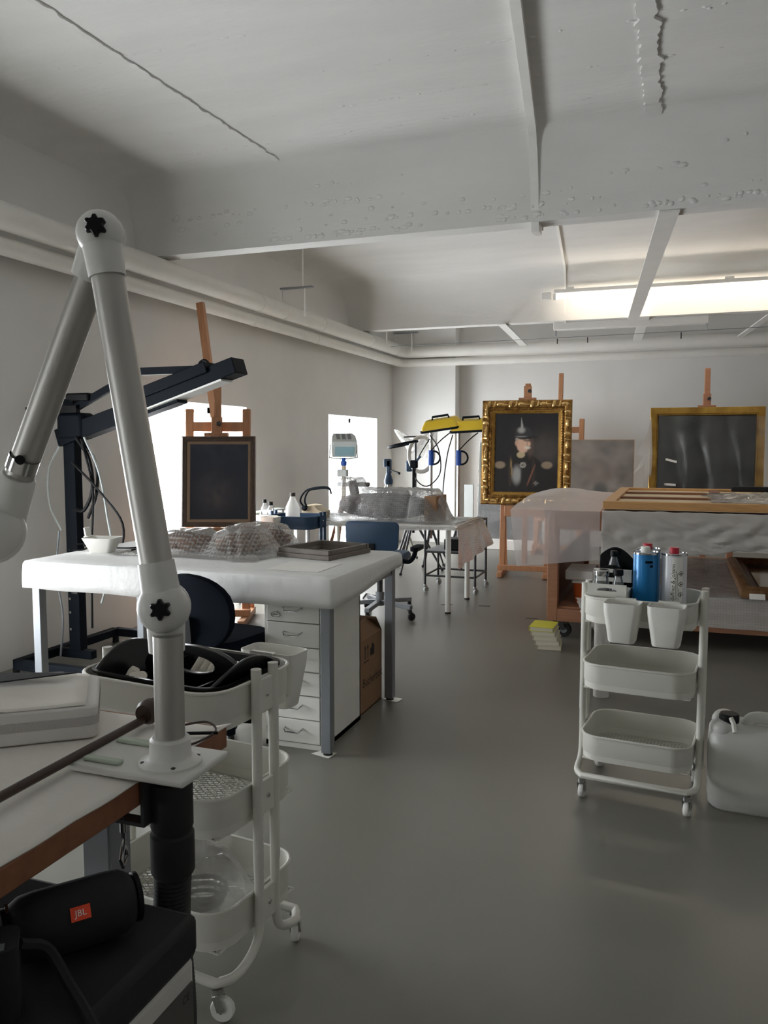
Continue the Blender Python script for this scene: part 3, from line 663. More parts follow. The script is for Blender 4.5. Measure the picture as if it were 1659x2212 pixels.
# ================================================================== RIGHT TROLLEY CONTENTS, JERRYCAN
ZB = .6625                                              # on the mesh bottom of the top basket
def tin(label, x, y, body, cap, grp, z=ZB, h=.245, r=.044):
    c = on_tr(x, y, z); t = thing('solvent_tin', label, 'tin', c, R(-6), grp)
    G().lathe([(r * .96, 0), (r, .003), (r, h - .004), (r * .97, h)], (0, 0, 0), 28).to('can_body', body, t, w=False)
    G().lathe([(r * .94, h - .004), (r * 1.015, h - .003), (r * 1.02, h + .003), (r * .98, h + .005), (r * .95, h - .001), (.01, h)], (0, 0, 0), 28).to('lid_rim', 'chrome', t, w=False)
    G().lathe([(.017, h - .001), (.017, h + .022), (.015, h + .025), (.003, h + .025)], (0, -.012, 0), 16).to('screw_cap', cap, t, w=False)
    return t
def cyl_txt(s, size, mt, par, r, z, a0, vertical=False):
    """lettering bent around a tin, in the tin's own frame"""
    cu = bpy.data.curves.new('lettering', 'FONT'); cu.body = s; cu.size = size; cu.align_x = 'LEFT'; cu.resolution_u = 2
    tmp = bpy.data.objects.new('tmp', cu); C.objects.link(tmp); me = bpy.data.meshes.new_from_object(tmp); bpy.data.objects.remove(tmp)
    for v in me.vertices:
        u, q = (-v.co.y, v.co.x) if vertical else (v.co.x, v.co.y)
        a = a0 + u / r; v.co = Vector((r * cos(a), r * sin(a), z + q))
    me.materials.clear(); me.materials.append(M[mt]); ob = bpy.data.objects.new('lettering', me); C.objects.link(ob); ob.parent = par
def patch(r, a0, a1, z0, z1): return G().grid(lambda u, v: (r * cos(a0 + (a1 - a0) * u), r * sin(a0 + (a1 - a0) * u), z0 + (z1 - z0) * v), 12, 1)
def ghs(par, r, a, z, s=.009):                            # hazard diamond with a dark pictogram
    def P(u, q): b = a + u / r; return (r * cos(b), r * sin(b), z + q)
    G().add([P(0, -s), P(s, 0), P(0, s), P(-s, 0), P(0, -s * .74), P(s * .74, 0), P(0, s * .74), P(-s * .74, 0)], [(0, 1, 5, 4), (1, 2, 6, 5), (2, 3, 7, 6), (3, 0, 4, 7)]).to('hazard_diamond', 'ink', par, w=False)
    G().add([P(-s * .25, -s * .35), P(s * .25, -s * .35), P(s * .3, 0), P(0, s * .42), P(-s * .28, 0)], [(0, 1, 2, 3, 4)]).to('pictogram', 'ink', par, w=False)
t = tin('blue solvent tin with white cap, front of the right trolley', .008, -.04, 'tin_blue', 'plastic_white', 'solvent tins')
lb_ = patch(.0444, -pi / 2 - .1, -pi / 2 + .75, .01, .036).to('hazard_label', 'paper', t, w=False)
for a in (.12, .52): ghs(lb_, .0447, -pi / 2 + a, .023, .0095)
for a0, a1, z0 in ((.10, .72, .212), (.48, .74, .197)): patch(.0443, -pi / 2 + a0, -pi / 2 + a1, z0, z0 + .009).to('print_line', 'navy_black', t, w=False)
tin('blue solvent tin with red cap behind the white-capped tin', .002, .062, 'tin_blue', 'red_cap', 'solvent tins')
t = tin('pale grey solvent tin with red cap on the right trolley', .105, -.025, 'tin_white', 'red_cap', 'solvent tins')
lb_ = patch(.0444, -pi / 2 - .10, -pi / 2 + .80, .077, .236).to('paper_label', 'paper', t, w=False)
cyl_txt('deffner & Johann', .0195, 'ink', lb_, .0447, .082, -pi / 2 + .17, True)
for a0, z1 in ((.24, .19), (.36, .18), (.46, .125)): patch(.0447, -pi / 2 + a0, -pi / 2 + a0 + .03, .084, z1).to('print_line', 'ink_grey', lb_, w=False)
for z in (.105, .142, .180): ghs(lb_, .0447, -pi / 2 + .66, z, .0105)
# grey-green basket with jars
c = on_tr(-.112, -.075, ZB); t = thing('jar_basket', 'pale grey-green plastic carry basket with jars on the right trolley', 'basket', c, R(-6))
G().loft([rr(.13, .10, .015, 0, 4), rr(.142, .115, .018, .11, 4), rr(.137, .11, .016, .11, 4), rr(.126, .096, .014, .004, 4)], True, True).to('tub', 'powder_white', t, w=False)
for y, h in ((-.055, .125), (.055, .165)):
    n = 24; out = [(.082 * (cos(a) if abs(cos(a)) < .92 else (1 if cos(a) > 0 else -1) * .92) / .92, .5 * h + .5 * h * sin(a)) for a in [2 * pi * i / n for i in range(n)]]
    out = [(max(-.069, min(.069, p[0] * 1.2)), .10 + max(-.012, min(.035, (p[1] - .5 * h) * .9))) for p in out]
    hole = [(.035 * cos(2 * pi * i / n), .112 + .010 * sin(2 * pi * i / n)) for i in range(n)]
    dz = h - .125
    G().loft([[(a, y - .003, b + dz) for a, b in out], [(a, y + .003, b + dz) for a, b in out], [(a, y + .003, b + dz) for a, b in hole], [(a, y - .003, b + dz) for a, b in hole], [(a, y - .003, b + dz) for a, b in out]], False, False).to('grip_wall', 'powder_white', t, w=False)
def jar(label, x, y, z, r, h, lid, lr, wide=True):
    t = thing('glass_jar', label, 'jar', on_tr(x, y, z))
    if wide: prof = [(r * .9, 0), (r, .006), (r, h * .72), (r * .88, h * .86), (r * .86, h)]
    else: prof = [(r * .92, 0), (r, .006), (r, h * .55), (r * .5, h * .85), (r * .42, h)]
    G().lathe(prof, (0, 0, 0), 24).to('jar_body', 'jar_glass', t, w=False)
    G().lathe([(r * .93, .004), (r * .96, .01), (r * .96, h * .38), (.004, h * .381)], (0, 0, 0), 20).to('jar_filling', 'liquid_white', t, w=False)
    G().lathe([(lr, h - .018), (lr * 1.04, h - .014), (lr * 1.04, h), (lr * .9, h + .004), (.003, h + .004)], (0, 0, 0), 22).to('jar_lid', lid, t, w=False)
jar('wide glass jar with steel lid in the grey-green basket', -.143, -.072, ZB + .005, .029, .17, 'chrome', .0275)
jar('glass bottle with black cap in the grey-green basket', -.082, -.078, ZB + .005, .028, .175, 'black_plastic', .018, False)
c = on_tr(-.085, .085, ZB); t = thing('organiser_box', 'black plastic organiser with arched walls at the back of the right trolley', 'organiser', c, R(-6))
G().bb(-.095, .035, -.06, .065, 0, .10).to('tub', 'black_gloss', t, w=False, bev=.006)
for y, h in ((-.062, .185), (.0, .245)):
    pl_ = [(.035, .09), (-.095, .09)] + [(-.095 + .13 * i / 12, h - .055 + .055 * sin(pi * (.12 + .88 * i / 12 * .95))) for i in range(13)]
    G().prism(pl_, lambda a, b: (a, y - .004, b), lambda a, b: (a, y + .004, b)).to('arched_wall', 'black_gloss', t, w=False, bev=.002)
jar('small glass bottle with dark cap standing in the black organiser', -.120, .05, ZB + .101, .022, .13, 'black_plastic', .013, False)
# jerrycan
t = thing('jerrycan', 'translucent white plastic jerrycan standing on the floor beside the right trolley', 'jerrycan', (.285, 3.12, 0), R(-4))
L_ = [rr(.25, .19, .05, 0, 6), rr(.275, .21, .06, .012, 6), rr(.285, .215, .06, .06, 6), rr(.275, .21, .06, .075, 6), rr(.285, .215, .06, .09, 6), rr(.29, .22, .06, .20, 6), rr(.285, .215, .06, .265, 6), rr(.26, .19, .06, .29, 6), rr(.20, .13, .05, .298, 6)]
G().loft(L_).to('tank', 'jerry', t, w=False, sm=60)
for sy in (-1, 1): G().sph((-.09, sy * .05, .285), (.045, .05, .04), 16, 10).to('shoulder', 'jerry', t, w=False)
G().tube(spline([(-.02, 0, .285), (.0, 0, .318), (.05, 0, .325), (.09, 0, .315), (.115, 0, .275)]), .022, 14).to('carry_handle', 'jerry', t, w=False)
G().lathe([(.026, .285), (.026, .315)], (-.075, -.045, 0), 18).to('neck', 'jerry', t, w=False)
G().lathe([(.033, .312), (.034, .316), (.034, .335), (.030, .342), (.004, .343)], (-.075, -.045, 0), 26).to('screw_cap', 'black_plastic', t, w=False)
G().tube([(-.07, -.075, .335), (-.06, -.085, .318), (-.055, -.105, .292)], .008, 8).to('seal_strip', 'plastic_white', t, w=False)
# rolled foam tubes behind the trolley
t = thing('foam_roll', 'upright roll of white foam sheet standing behind the right trolley', 'roll', (-.33, 4.25, 0))
G().lathe([(.040, 0), (.040, .62), (.030, .62), (.030, .60)], (-.33, 4.25, 0), 20).to('roll_outer', 'foam', t)
G().lathe([(.008, 0), (.008, .6)], (-.395, 4.27, 0), 10).to('loose_core', 'foam', t)

# ================================================================== TABLE WITH DRAWERS (mid left)
t = thing('work_table', 'grey steel legged work table with white cover, drawer cabinet beneath', 'table', (-2.09, 3.43, 0))
LEG = ((-2.835, 3.035), (-1.34, 3.035), (-1.34, 3.82), (-2.835, 3.82))
for x, y in LEG:
    l = G().bb(x - .022, x + .022, y - .022, y + .022, .012, .70).to('leg', 'steel_grey', t, bev=.003)
    G().cyl((x, y, 0), (x, y, .014), .02, n=12).to('foot_cap', 'rubber', l)
for a, b in zip(LEG, LEG[1:] + LEG[:1]): G().beam((*a, .67), (*b, .67), .03, .05).to('rail', 'steel_grey', t)
G().bb(-2.87, -1.31, 3.0, 3.86, .70, .752).to('tabletop', 'white_paint', t, bev=.004)
cover(-2.878, -1.300, 2.99, 3.87, .756, lambda x, y: .112 - .05 * ss(3.1, 3.8, y) + (.02 if x < -1.8 and y < 3.1 else .01) , 3, .005, .012, .015).top('table_cover', 'cloth_white', 'white quilted cover over the table with the drawer cabinet', 'cover', solid=.002)
for i, (x, y) in enumerate(((-1.36, 3.04), (-1.33, 3.83))):
    G().add([(x - .05, y - .02, .001), (x + .04, y - .045, .001), (x + .05, y + .02, .001), (x - .02, y + .03, .001), (x - .05, y - .02, .002), (x + .04, y - .045, .002), (x + .05, y + .02, .002), (x - .02, y + .03, .002)], [(3, 2, 1, 0), (4, 5, 6, 7), (0, 1, 5, 4), (1, 2, 6, 5), (2, 3, 7, 6), (3, 0, 4, 7)]).top('paper_scrap', 'paper', ['white paper scrap under the front foot of the drawer table', 'white paper scrap under the rear foot of the drawer table'][i], 'paper')
# drawer cabinet
t = thing('drawer_cabinet', 'white metal cabinet with six drawers under the table', 'cabinet', (-1.51, 3.27, 0))
x0, x1, y0, y1 = -1.645, -1.372, 3.062, 3.49
G().bb(x0, x0 + .012, y0, y1, 0, .665).bb(x1 - .012, x1, y0, y1, 0, .665).bb(x0, x1, y0, y1, .653, .665).bb(x0, x1, y1 - .01, y1, 0, .665).bb(x0, x1, y0, y1, 0, .022).to('body', 'cabinet_white', t)
for k in range(6):
    zb = .026 + k * .1045
    d_ = G().bb(x0 + .014, x1 - .014, y0 - .006, y0 + .38, zb, zb + .1005).to('drawer', 'cabinet_white', t, bev=.002)
    zc = zb + .055; xm = (x0 + x1) / 2
    G().tube([(xm - .042, y0 - .006, zc + .008), (xm - .042, y0 - .016, zc + .006), (xm - .03, y0 - .03, zc - .004), (xm + .03, y0 - .03, zc - .004), (xm + .042, y0 - .016, zc + .006), (xm + .042, y0 - .006, zc + .008)], .0035, 8).to('handle', 'chrome', d_)
    if k == 5:
        lg = G().tube([(x0 + .055 + .022 * cos(a * pi / 12), y0 - .0068, zb + .028 + .011 * sin(a * pi / 12)) for a in range(24)], .0009, 5, True).to('oval_sticker_mark', 'ink_grey', d_)
        G().tube([(x0 + .042 + .003 * i, y0 - .0068, zb + .028 + .003 * ((i % 2) * 2 - 1)) for i in range(9)], .0007, 5).to('scribble', 'ink_grey', d_); G().tube([(x0 + .062, y0 - .0068, zb + .0385), (x0 + .064, y0 - .0068, zb + .045)], .0009, 5).to('stalk_mark', 'ink_grey', d_)
# cardboard box behind the cabinet
t = thing('cardboard_box', 'open brown cardboard moving box under the table behind the cabinet', 'box', (-1.57, 3.67, 0))
x0, x1, y0, y1, h = -1.75, -1.388, 3.525, 3.83, .36
for n_, a in (('front', (x0, x1, y0, y0 + .006)), ('back', (x0, x1, y1 - .006, y1)), ('left', (x0, x0 + .006, y0, y1)), ('right', (x1 - .006, x1, y0, y1))): G().bb(*a, 0, h).to('side_panel', 'cardboard', t)
G().bb(x0, x1, y0, y1, .001, .006).to('bottom_panel', 'cardboard', t)
G().bb(x0 + .01, x1 - .01, y0 + .01, y1 - .01, .006, .27).to('contents', 'cardboard_in', t)
G().prism([(y0, h), (y1, h), (y1 - .03, h + .06), (y0 + .02, h + .05)], lambda a, b: (x1 - (b - h) * 1.2, a, b), lambda a, b: (x1 - .005 - (b - h) * 1.2, a, b)).to('flap', 'cardboard', t)
G().prism([(x0, h), (x1, h), (x1 - .03, h + .05), (x0 + .03, h + .05)], lambda a, b: (a, y0 - (b - h) * -.8, b), lambda a, b: (a, y0 + .005 + (b - h) * .8, b)).to('flap', 'cardboard', t)
G().prism([(x0, h), (x1, h), (x1 - .02, h + .07), (x0 + .03, h + .07)], lambda a, b: (a, y1 - (b - h) * .4, b), lambda a, b: (a, y1 - .005 - (b - h) * .4, b)).to('flap', 'cardboard_in', t)
txt('Bücherbox', .062, 'ink', t, (x1 + .001, (y0 + y1) / 2 + .02, .145), (0, 1, 0), (0, 0, 1))
for dy in (0, .035): G().add([(x1 + .0008, y0 + .07 + dy + a, .26 + b) for a, b in ((-.004, 0), (.004, 0), (.004, .05), (.011, .05), (0, .07), (-.011, .05), (-.004, .05))], [tuple(range(7))]).to('up_arrow', 'ink', t)
G().add([(x1 + .0008, y0 + .06 + a, b) for a, b in ((-.01, .245), (.06, .245), (.06, .25), (-.01, .25))], [(0, 1, 2, 3)]).to('arrow_bar', 'ink', t)
G().add([(x1 + .0008, y0 + .14 + a, .262 + b) for a, b in ((0, 0), (.055, 0), (.055, .045), (.03, .06), (.012, .035), (0, .04))], [tuple(range(6))]).to('print_mark', 'ink', t)

# --- on that table
ZC = .7605
t = thing('empty_frame', 'small grey-brown empty picture frame on the drawer table', 'picture frame', (-1.615, 3.63, ZC), R(-12))
def flatframe(t, wd, d, bw, hts, mt, nm='side'):
    for i, (cx, cy, w_, dd) in enumerate(((0, -d / 2 + bw / 2, wd, bw), (0, d / 2 - bw / 2, wd, bw), (-wd / 2 + bw / 2, 0, bw, d - 2 * bw), (wd / 2 - bw / 2, 0, bw, d - 2 * bw))):
        for k, (z0, z1, ins) in enumerate(hts):
            G().bb(cx - w_ / 2 + ins, cx + w_ / 2 - ins, cy - dd / 2 + (ins if i < 2 else -.0), cy + dd / 2 - (ins if i < 2 else 0), z0, z1).to(nm if k == 0 else nm + '_step', mt, t, w=False, bev=.002)
flatframe(t, .31, .36, .03, ((0, .022, 0), (.022, .045, .006)), 'frame_grey')
G().bb(-1.66, -1.41, 3.10, 3.36, ZC, ZC + .0008).top('paper_sheet', 'paper', 'blank white paper sheet in front of the small empty frame', 'paper')
def bowl_tub(label, loc, rz):
    t = thing('plastic_tub', label, 'tub', loc, rz)
    L_ = [rr(.10, .08, .012, 0, 4), rr(.17, .13, .02, .075, 4), rr(.165, .125, .018, .075, 4), rr(.095, .075, .01, .004, 4)]
    G().loft(L_).to('tub_body', 'plastic_white', t, w=False)
    G().bb(-.085, -.06, -.03, .03, .075, .082).to('grip', 'plastic_white', t, w=False, bev=.003)
    G().box((-.078, 0, .10), (.012, .05, .05), ry=-.2).to('hook', 'plastic_white', t, w=False, bev=.004)
bowl_tub('white tapered plastic tub at the left end of the drawer table', (-2.70, 3.33, ZC), R(12))
t = thing('clip_cable', 'black cable with clips lying behind the white tub on the drawer table', 'cable', (-2.6, 3.42, ZC))
G().tube(spline([(-2.86, 3.38, ZC + .02), (-2.83, 3.43, ZC + .015), (-2.75, 3.45, ZC + .006), (-2.6, 3.44, ZC + .012), (-2.52, 3.46, ZC + .03), (-2.43, 3.44, ZC + .05), (-2.38, 3.47, ZC + .03)]), .004, 6).to('cable', 'black_plastic', t)
G().tube(spline([(-2.58, 3.40, ZC + .006), (-2.5, 3.42, ZC + .02), (-2.42, 3.43, ZC + .03)]), .005, 6).to('clip', 'black_plastic', t)
G().tube(spline([(-2.88, 3.30, ZC + .006), (-2.87, 3.34, ZC + .03), (-2.80, 3.36, ZC + .03), (-2.79, 3.30, ZC + .012), (-2.84, 3.28, ZC + .008)]), .004, 6).to('clip_handle', 'black_plastic', t)
def lump(label, pts, rad, mt, seed, name='carved_fragment', amp=.25):
    P = spline(pts, 8); n = 18; loops = []
    for i, p in enumerate(P):
        a = P[max(0, i - 1)]; b = P[min(len(P) - 1, i + 1)]; tg = (b - a).normalized(); u = Vector((0, 0, 1)); sd = tg.cross(u).normalized()
        e = sin(pi * min(1, (i + .6) / (len(P)) * 1.0)) ** .35
        l = []
        for j in range(n):
            th = 2 * pi * j / n; k = 1 + amp * (nz(p.x * 12 + cos(th) * 1.6, p.y * 12 + sin(th) * 1.6, seed) + .5 * nz(p.x * 30, th * 2.3, seed + 2))
            q = p + sd * (rad[0] * e * k * cos(th)) + u * (rad[1] * e * k * sin(th)); l.append(q)
        loops.append(l)
    zmin = min(q.z for l in loops for q in l)
    loops = [[q - Vector((0, 0, zmin - pts[0][2])) for q in l] for l in loops]
    G().loft(loops).top(name, mt, label, 'carving')
lump('brown carved wooden ornament under film, left on the drawer table', [(-2.45, 3.45, ZC + .004), (-2.35, 3.5, ZC + .004), (-2.25, 3.46, ZC + .004), (-2.16, 3.52, ZC + .004)], (.07, .045), 'ornament', 1)
lump('brown carved wooden ornament under film, middle of the drawer table', [(-2.10, 3.42, ZC + .004), (-2.0, 3.5, ZC + .004), (-1.92, 3.6, ZC + .004)], (.06, .05), 'ornament', 5)
lump('carved wooden ornament under film, far side of the drawer table', [(-2.2, 3.72, ZC + .004), (-2.05, 3.74, ZC + .004), (-1.86, 3.74, ZC + .004)], (.06, .05), 'ornament', 9)
heap(-2.62, -1.80, 3.27, 3.87, ZC + .002, [(-2.3, 3.49, .2, .13, .112), (-2.0, 3.52, .17, .15, .125), (-2.02, 3.74, .22, .10, .125)], 2, 100, 66, .013, wav=.05).top('bubble_film', 'bubble_net', 'clear bubble film spread over carved ornaments on the drawer table', 'film')

# --- chair in front of it
def chair_base(t, n, r, h0, h1, mt, col_r=.022, rot=0, wheel='rubber'):
    G().cyl((0, 0, .085), (0, 0, h0 + .05), .032, n=16).to('column_sleeve', mt, t, w=False); G().cyl((0, 0, h0), (0, 0, h1), col_r, n=16).to('gas_column', 'steel_dark', t, w=False)
    for k in range(n):
        a = rot + 2 * pi * k / n
        G().beam((.02 * cos(a), .02 * sin(a), .115), (r * cos(a), r * sin(a), .10), .04, .032).to('base_arm', mt, t, w=False, bev=.004)
        c = caster(t, r * .97 * cos(a), r * .97 * sin(a), .030, wheel, wheel, a + 1.2)
t = thing('swivel_chair', 'dark navy swivel chair with round backrest tucked under the drawer table', 'chair', (-1.83, 3.0, 0), R(-8))
chair_base(t, 5, .155, .12, .42, 'navy_black', rot=.63)
G().loft([rr(.35 * k, .38 * k, .1 * k, z, 6) for k, z in ((.8, .42), (1, .44), (1, .475), (.93, .492))]).to('seat', 'fabric_navy', t, w=False)
G().beam((0, -.10, .425), (0, -.20, .43), .05, .012).beam((0, -.20, .42), (0, -.215, .6), .05, .012).to('back_support', 'black_plastic', t, w=False)
def oval(cx, cz, rx, rz_, y0, bend, n=28):
    L_ = []
    for y, k in ((-.022, .85), (-.018, .97), (0, 1), (.018, .97), (.022, .85)):
        L_.append([(cx + rx * k * cos(2 * pi * i / n), y0 + y + bend * (cos(2 * pi * i / n)) ** 2, cz + rz_ * k * (abs(sin(2 * pi * i / n)) ** .85) * (1 if sin(2 * pi * i / n) > 0 else -1)) for i in range(n)])
    return L_
G().loft(oval(0, .61, .20, .165, -.19, .035)).to('backrest', 'fabric_navy', t, w=False, sm=60)

# ================================================================== BLACK LAMP STAND (far left)
PX, PY = -3.29, 3.82
t = thing('inspection_lamp_stand', 'black wheeled stand with slanted lamp arm beside the left wall', 'lamp stand', (PX, PY, 0))
for a, b in (((-3.45, 3.5), (-3.45, 4.36)), ((-3.45, 4.36), (-2.95, 4.36)), ((-3.45, 3.5), (-2.95, 3.5)), ((-3.45, PY), (-3.18, PY))): G().beam((*a, .07), (*b, .07), .05, .05).to('base_bar', 'navy_black', t, bev=.003)
for x, y in ((-3.45, 3.5), (-3.45, 4.36), (-2.95, 4.36), (-2.95, 3.5)): G().cyl((x, y, 0), (x, y, .05), .02, n=12).to('foot', 'rubber', t)
po = G().bb(PX - .04, PX + .04, PY - .03, PY + .03, .09, 1.56).to('post', 'navy_black', t, bev=.003)
G().bb(PX - .01, PX + .03, PY - .034, PY - .03, .43, .50).to('rating_label', 'label_grey', po)
for z in (.22, .32, .40): G().cyl((PX - .02, PY - .03, z), (PX - .02, PY - .038, z), .008, n=10).to('bolt', 'chrome', po)
G().beam((-3.36, PY, 1.335), (-2.55, PY, 1.575), .10, .10).to('lower_arm', 'navy_black', t, bev=.004)
G().beam((-2.90, PY - .02, 1.487), (-2.17, PY - .02, 1.712), .13, .085).to('lamp_head', 'navy_black', t, bev=.004)
G().beam((-2.80, PY - .02, 1.56), (-2.33, PY - .02, 1.705), .16, .06).to('ballast_box', 'navy_black', t, bev=.004)
G().beam((-2.83, PY - .02, 1.462), (-2.25, PY - .02, 1.638), .12, .012).to('reflector', 'white_paint', t)
G().beam((-3.56, PY - .05, 1.495), (-3.20, PY - .05, 1.50), .03, .04).to('counter_lever', 'black_plastic', t)
G().beam((-3.25, PY - .03, 1.50), (-2.80, PY - .03, 1.70), .025, .04).beam((-2.82, PY - .03, 1.70), (-2.45, PY - .03, 1.70), .025, .04).to('tension_bar', 'navy_black', t)
G().bb(-3.28, -3.12, PY - .06, PY + .0, 1.545, 1.59).to('pivot_head', 'black_plastic', t, bev=.01)
G().bb(PX - .06, PX + .12, PY - .06, PY + .06, 1.33, 1.48).to('pivot_plate', 'navy_black', t, bev=.02)
G().tube(arc((-2.40, PY, 1.72), .03, 0, pi, 8, (1, 0, 0), (0, 0, 1)), .008, 8).to('carry_handle', 'black_plastic', t)
for nm, mt, pts, r in (('coiled_cable', 'black_plastic', [(-3.20, 3.75, 1.34), (-3.11, 3.74, 1.22), (-3.09, 3.74, 1.05), (-3.15, 3.74, .93), (-3.23, 3.75, .93)], .011),
                       ('coiled_cable', 'black_plastic', [(-3.19, 3.77, 1.34), (-3.08, 3.76, 1.2), (-3.08, 3.76, 1.02), (-3.15, 3.77, .88)], .009),
                       ('loose_cable', 'black_plastic', [(-3.21, 3.72, 1.20), (-3.02, 3.70, 1.05), (-2.86, 3.70, .86), (-2.93, 3.72, .66), (-3.2, 3.75, .48)], .0065),
                       ('hanging_cable', 'black_plastic', [(-3.15, 3.73, 1.33), (-3.08, 3.73, 1.05), (-3.10, 3.73, .70), (-3.12, 3.74, .25)], .0065),
                       ('pale_cable', 'lamp_grey', [(-3.12, 3.72, 1.34), (-3.02, 3.71, 1.15), (-2.97, 3.71, .9), (-2.95, 3.72, .66), (-3.05, 3.74, .4)], .0065),
                       ('pale_cable', 'lamp_grey', [(-3.34, 3.78, 1.3), (-3.42, 3.77, 1.15), (-3.42, 3.77, .95), (-3.35, 3.78, .8)], .0065),
                       ('power_cable', 'steel_grey', [(-3.36, 3.77, .80), (-3.38, 3.76, .55), (-3.345, 3.76, .3), (-3.37, 3.76, .06)], .0065)):
    G().tube(spline(pts), r, 7).to(nm, mt, t)

# ================================================================== EASELS AND PAINTINGS
def rot(loc, rz, p): v = Matrix.Rotation(rz, 3, 'Z') @ Vector(p); return (loc[0] + v.x, loc[1] + v.y, loc[2] + v.z)
def easel(label, loc, rz, wu, hu, mast, ledge, clamp, tl, ledge_w=.5, up_top=True, mt='wood_beech', knob=True):
    t = thing('easel', label, 'easel', loc, rz); k = math.tan(tl); Y = lambda z: z * k
    for s in (-1, 1):
        x = s * wu / 2
        G().beam((x, -.22, .03), (x, .31, .03), .05, .05).to('foot', mt, t, w=False, bev=.004)
        G().beam((x, Y(.05), .05), (x, Y(hu), hu), .06, .03, (0, 1, 0)).to('upright', mt, t, w=False, bev=.008)
        G().beam((x, .28, .05), (x, Y(.75) + .03, .75), .035, .02, (0, 1, 0)).to('rear_strut', mt, t, w=False)
    G().beam((-wu / 2 - .04, -.05, .08), (wu / 2 + .04, -.05, .08), .05, .05).to('base_bar', mt, t, w=False, bev=.004)
    G().beam((-wu / 2, Y(hu - .13), hu - .13), (wu / 2, Y(hu - .13), hu - .13), .025, .07).to('cross_bar', mt, t, w=False, bev=.003)
    G().beam((0, Y(.12) - .03, .12), (0, Y(mast) - .03, mast), .055, .025, (0, 1, 0)).to('mast', mt, t, w=False, bev=.006)
    G().beam((-ledge_w / 2, Y(ledge) - .065, ledge - .055), (ledge_w / 2, Y(ledge) - .065, ledge - .055), .10, .105).to('ledge', mt, t, w=False, bev=.005)
    G().beam((0, Y(clamp + .03) - .05, clamp + .012), (0, Y(clamp + .15) - .05, clamp + .14), .075, .035, (0, 1, 0)).to('clamp_block', mt, t, w=False, bev=.004)
    G().beam((-.085, Y(clamp) - .06, clamp + .012), (.085, Y(clamp) - .06, clamp + .012), .06, .025).to('clamp_lip', mt, t, w=False, bev=.003)
    if knob: lobed((.02, Y(clamp + .1) - .068, clamp + .09), (0, -1, 0), .02, .02, 5).to('clamp_knob', 'steel_dark', t, w=False)
    return t
def mould(t, wd, h, prof, mt, m, name='frame_moulding'): return pframe(wd, h, prof).xf(m).to(name, mt, t, w=False)
# --- easel by the first window with the dark painting
T1, L1, RZ1 = R(6), (-3.13, 5.10, 0), R(20)
easel('beech easel in front of the first window, holding a dark painting', L1, RZ1, .42, 1.56, 1.72, .70, 1.36, T1, .5)
G().beam(rot(L1, RZ1, (-.02, .14, 1.50)), rot(L1, RZ1, (-.13, .22, 2.34)), .055, .035, (0, 1, 0)).top('wooden_batten', 'wood_beech', 'tall reddish wooden batten rising behind the window easel', 'batten')
t = thing('dark_painting', 'dark brown-black painting in a narrow wooden frame on the window easel', 'painting', rot(L1, RZ1, (.03, -.02, .703)), RZ1)
m = Matrix.Rotation(-T1, 4, 'X')
mould(t, .53, .655, [(0, 0), (0, .045), (.01, .055), (.02, .045), (.033, .04), (.037, .03), (.037, .01)], 'frame_brown', m)
mould(t, .458, .583, [(0, .012), (0, .032), (.012, .026), (.02, .02), (.02, .012)], 'slip_tan', Matrix.Rotation(-T1, 4, 'X') @ Matrix.Translation((0, 0, .036)), 'slip_moulding')
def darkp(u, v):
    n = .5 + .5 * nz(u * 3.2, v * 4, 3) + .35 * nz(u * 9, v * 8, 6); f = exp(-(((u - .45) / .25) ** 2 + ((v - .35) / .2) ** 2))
    b = .03 + .02 * v; r_ = .13 * f * max(0, n)  # base lifted bluish: sheen of reflected light put into the colour
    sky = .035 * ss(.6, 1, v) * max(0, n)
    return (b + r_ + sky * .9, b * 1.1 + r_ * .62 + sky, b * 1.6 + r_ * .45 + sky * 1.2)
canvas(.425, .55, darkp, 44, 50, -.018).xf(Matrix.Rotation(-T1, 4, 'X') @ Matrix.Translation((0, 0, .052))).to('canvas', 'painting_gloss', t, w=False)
# --- portrait in the ornate gilt frame
T2, L2, RZ2 = R(5), (-1.385, 7.98, 0), R(4)
easel('beech easel carrying the gilt-framed portrait', L2, RZ2, .44, 1.60, 1.90, .70, 1.735, T2, .40)
t = thing('gilt_portrait', 'portrait of an officer in spiked helmet in an ornate gilt frame', 'painting', rot(L2, RZ2, (0, -.005, .703)), RZ2)
m = Matrix.Rotation(-T2, 4, 'X')
fr = mould(t, .87, 1.03, [(0, 0), (0, .05), (.012, .062), (.03, .066), (.06, .058), (.072, .046), (.078, .052), (.09, .054), (.1, .046), (.112, .04), (.118, .03), (.128, .026), (.132, .012)], 'gold', m)
mould(t, .676, .836, [(0, .02), (0, .044), (.006, .046), (.02, .036), (.026, .03), (.026, .02)], 'gold_flat', m @ Matrix.Translation((0, 0, .097)), 'slip_moulding')
lf = G().loft([[(x, -.016 * sin(pi * k / 6) ** .7 * (1 - (w_ / .02) ** 2 * .7), w_ + .012 * sin(x * 60)) for w_ in (-.02 * sin(pi * (k + .3) / 6.6), 0, .02 * sin(pi * (k + .3) / 6.6))] + [(x, .006, 0)] for k, x in [(k, -.032 + .064 * k / 6) for k in range(7)]]).mesh('carved_leaf', 'gold_highlight')
lf2 = G().tube([(-.026, 0, -.018), (-.012, -.014, .0), (.006, -.016, .014), (.02, -.008, .012), (.024, 0, .0)], [.004, .011, .012, .009, .004], 7).mesh('carved_scroll', 'gold_highlight')
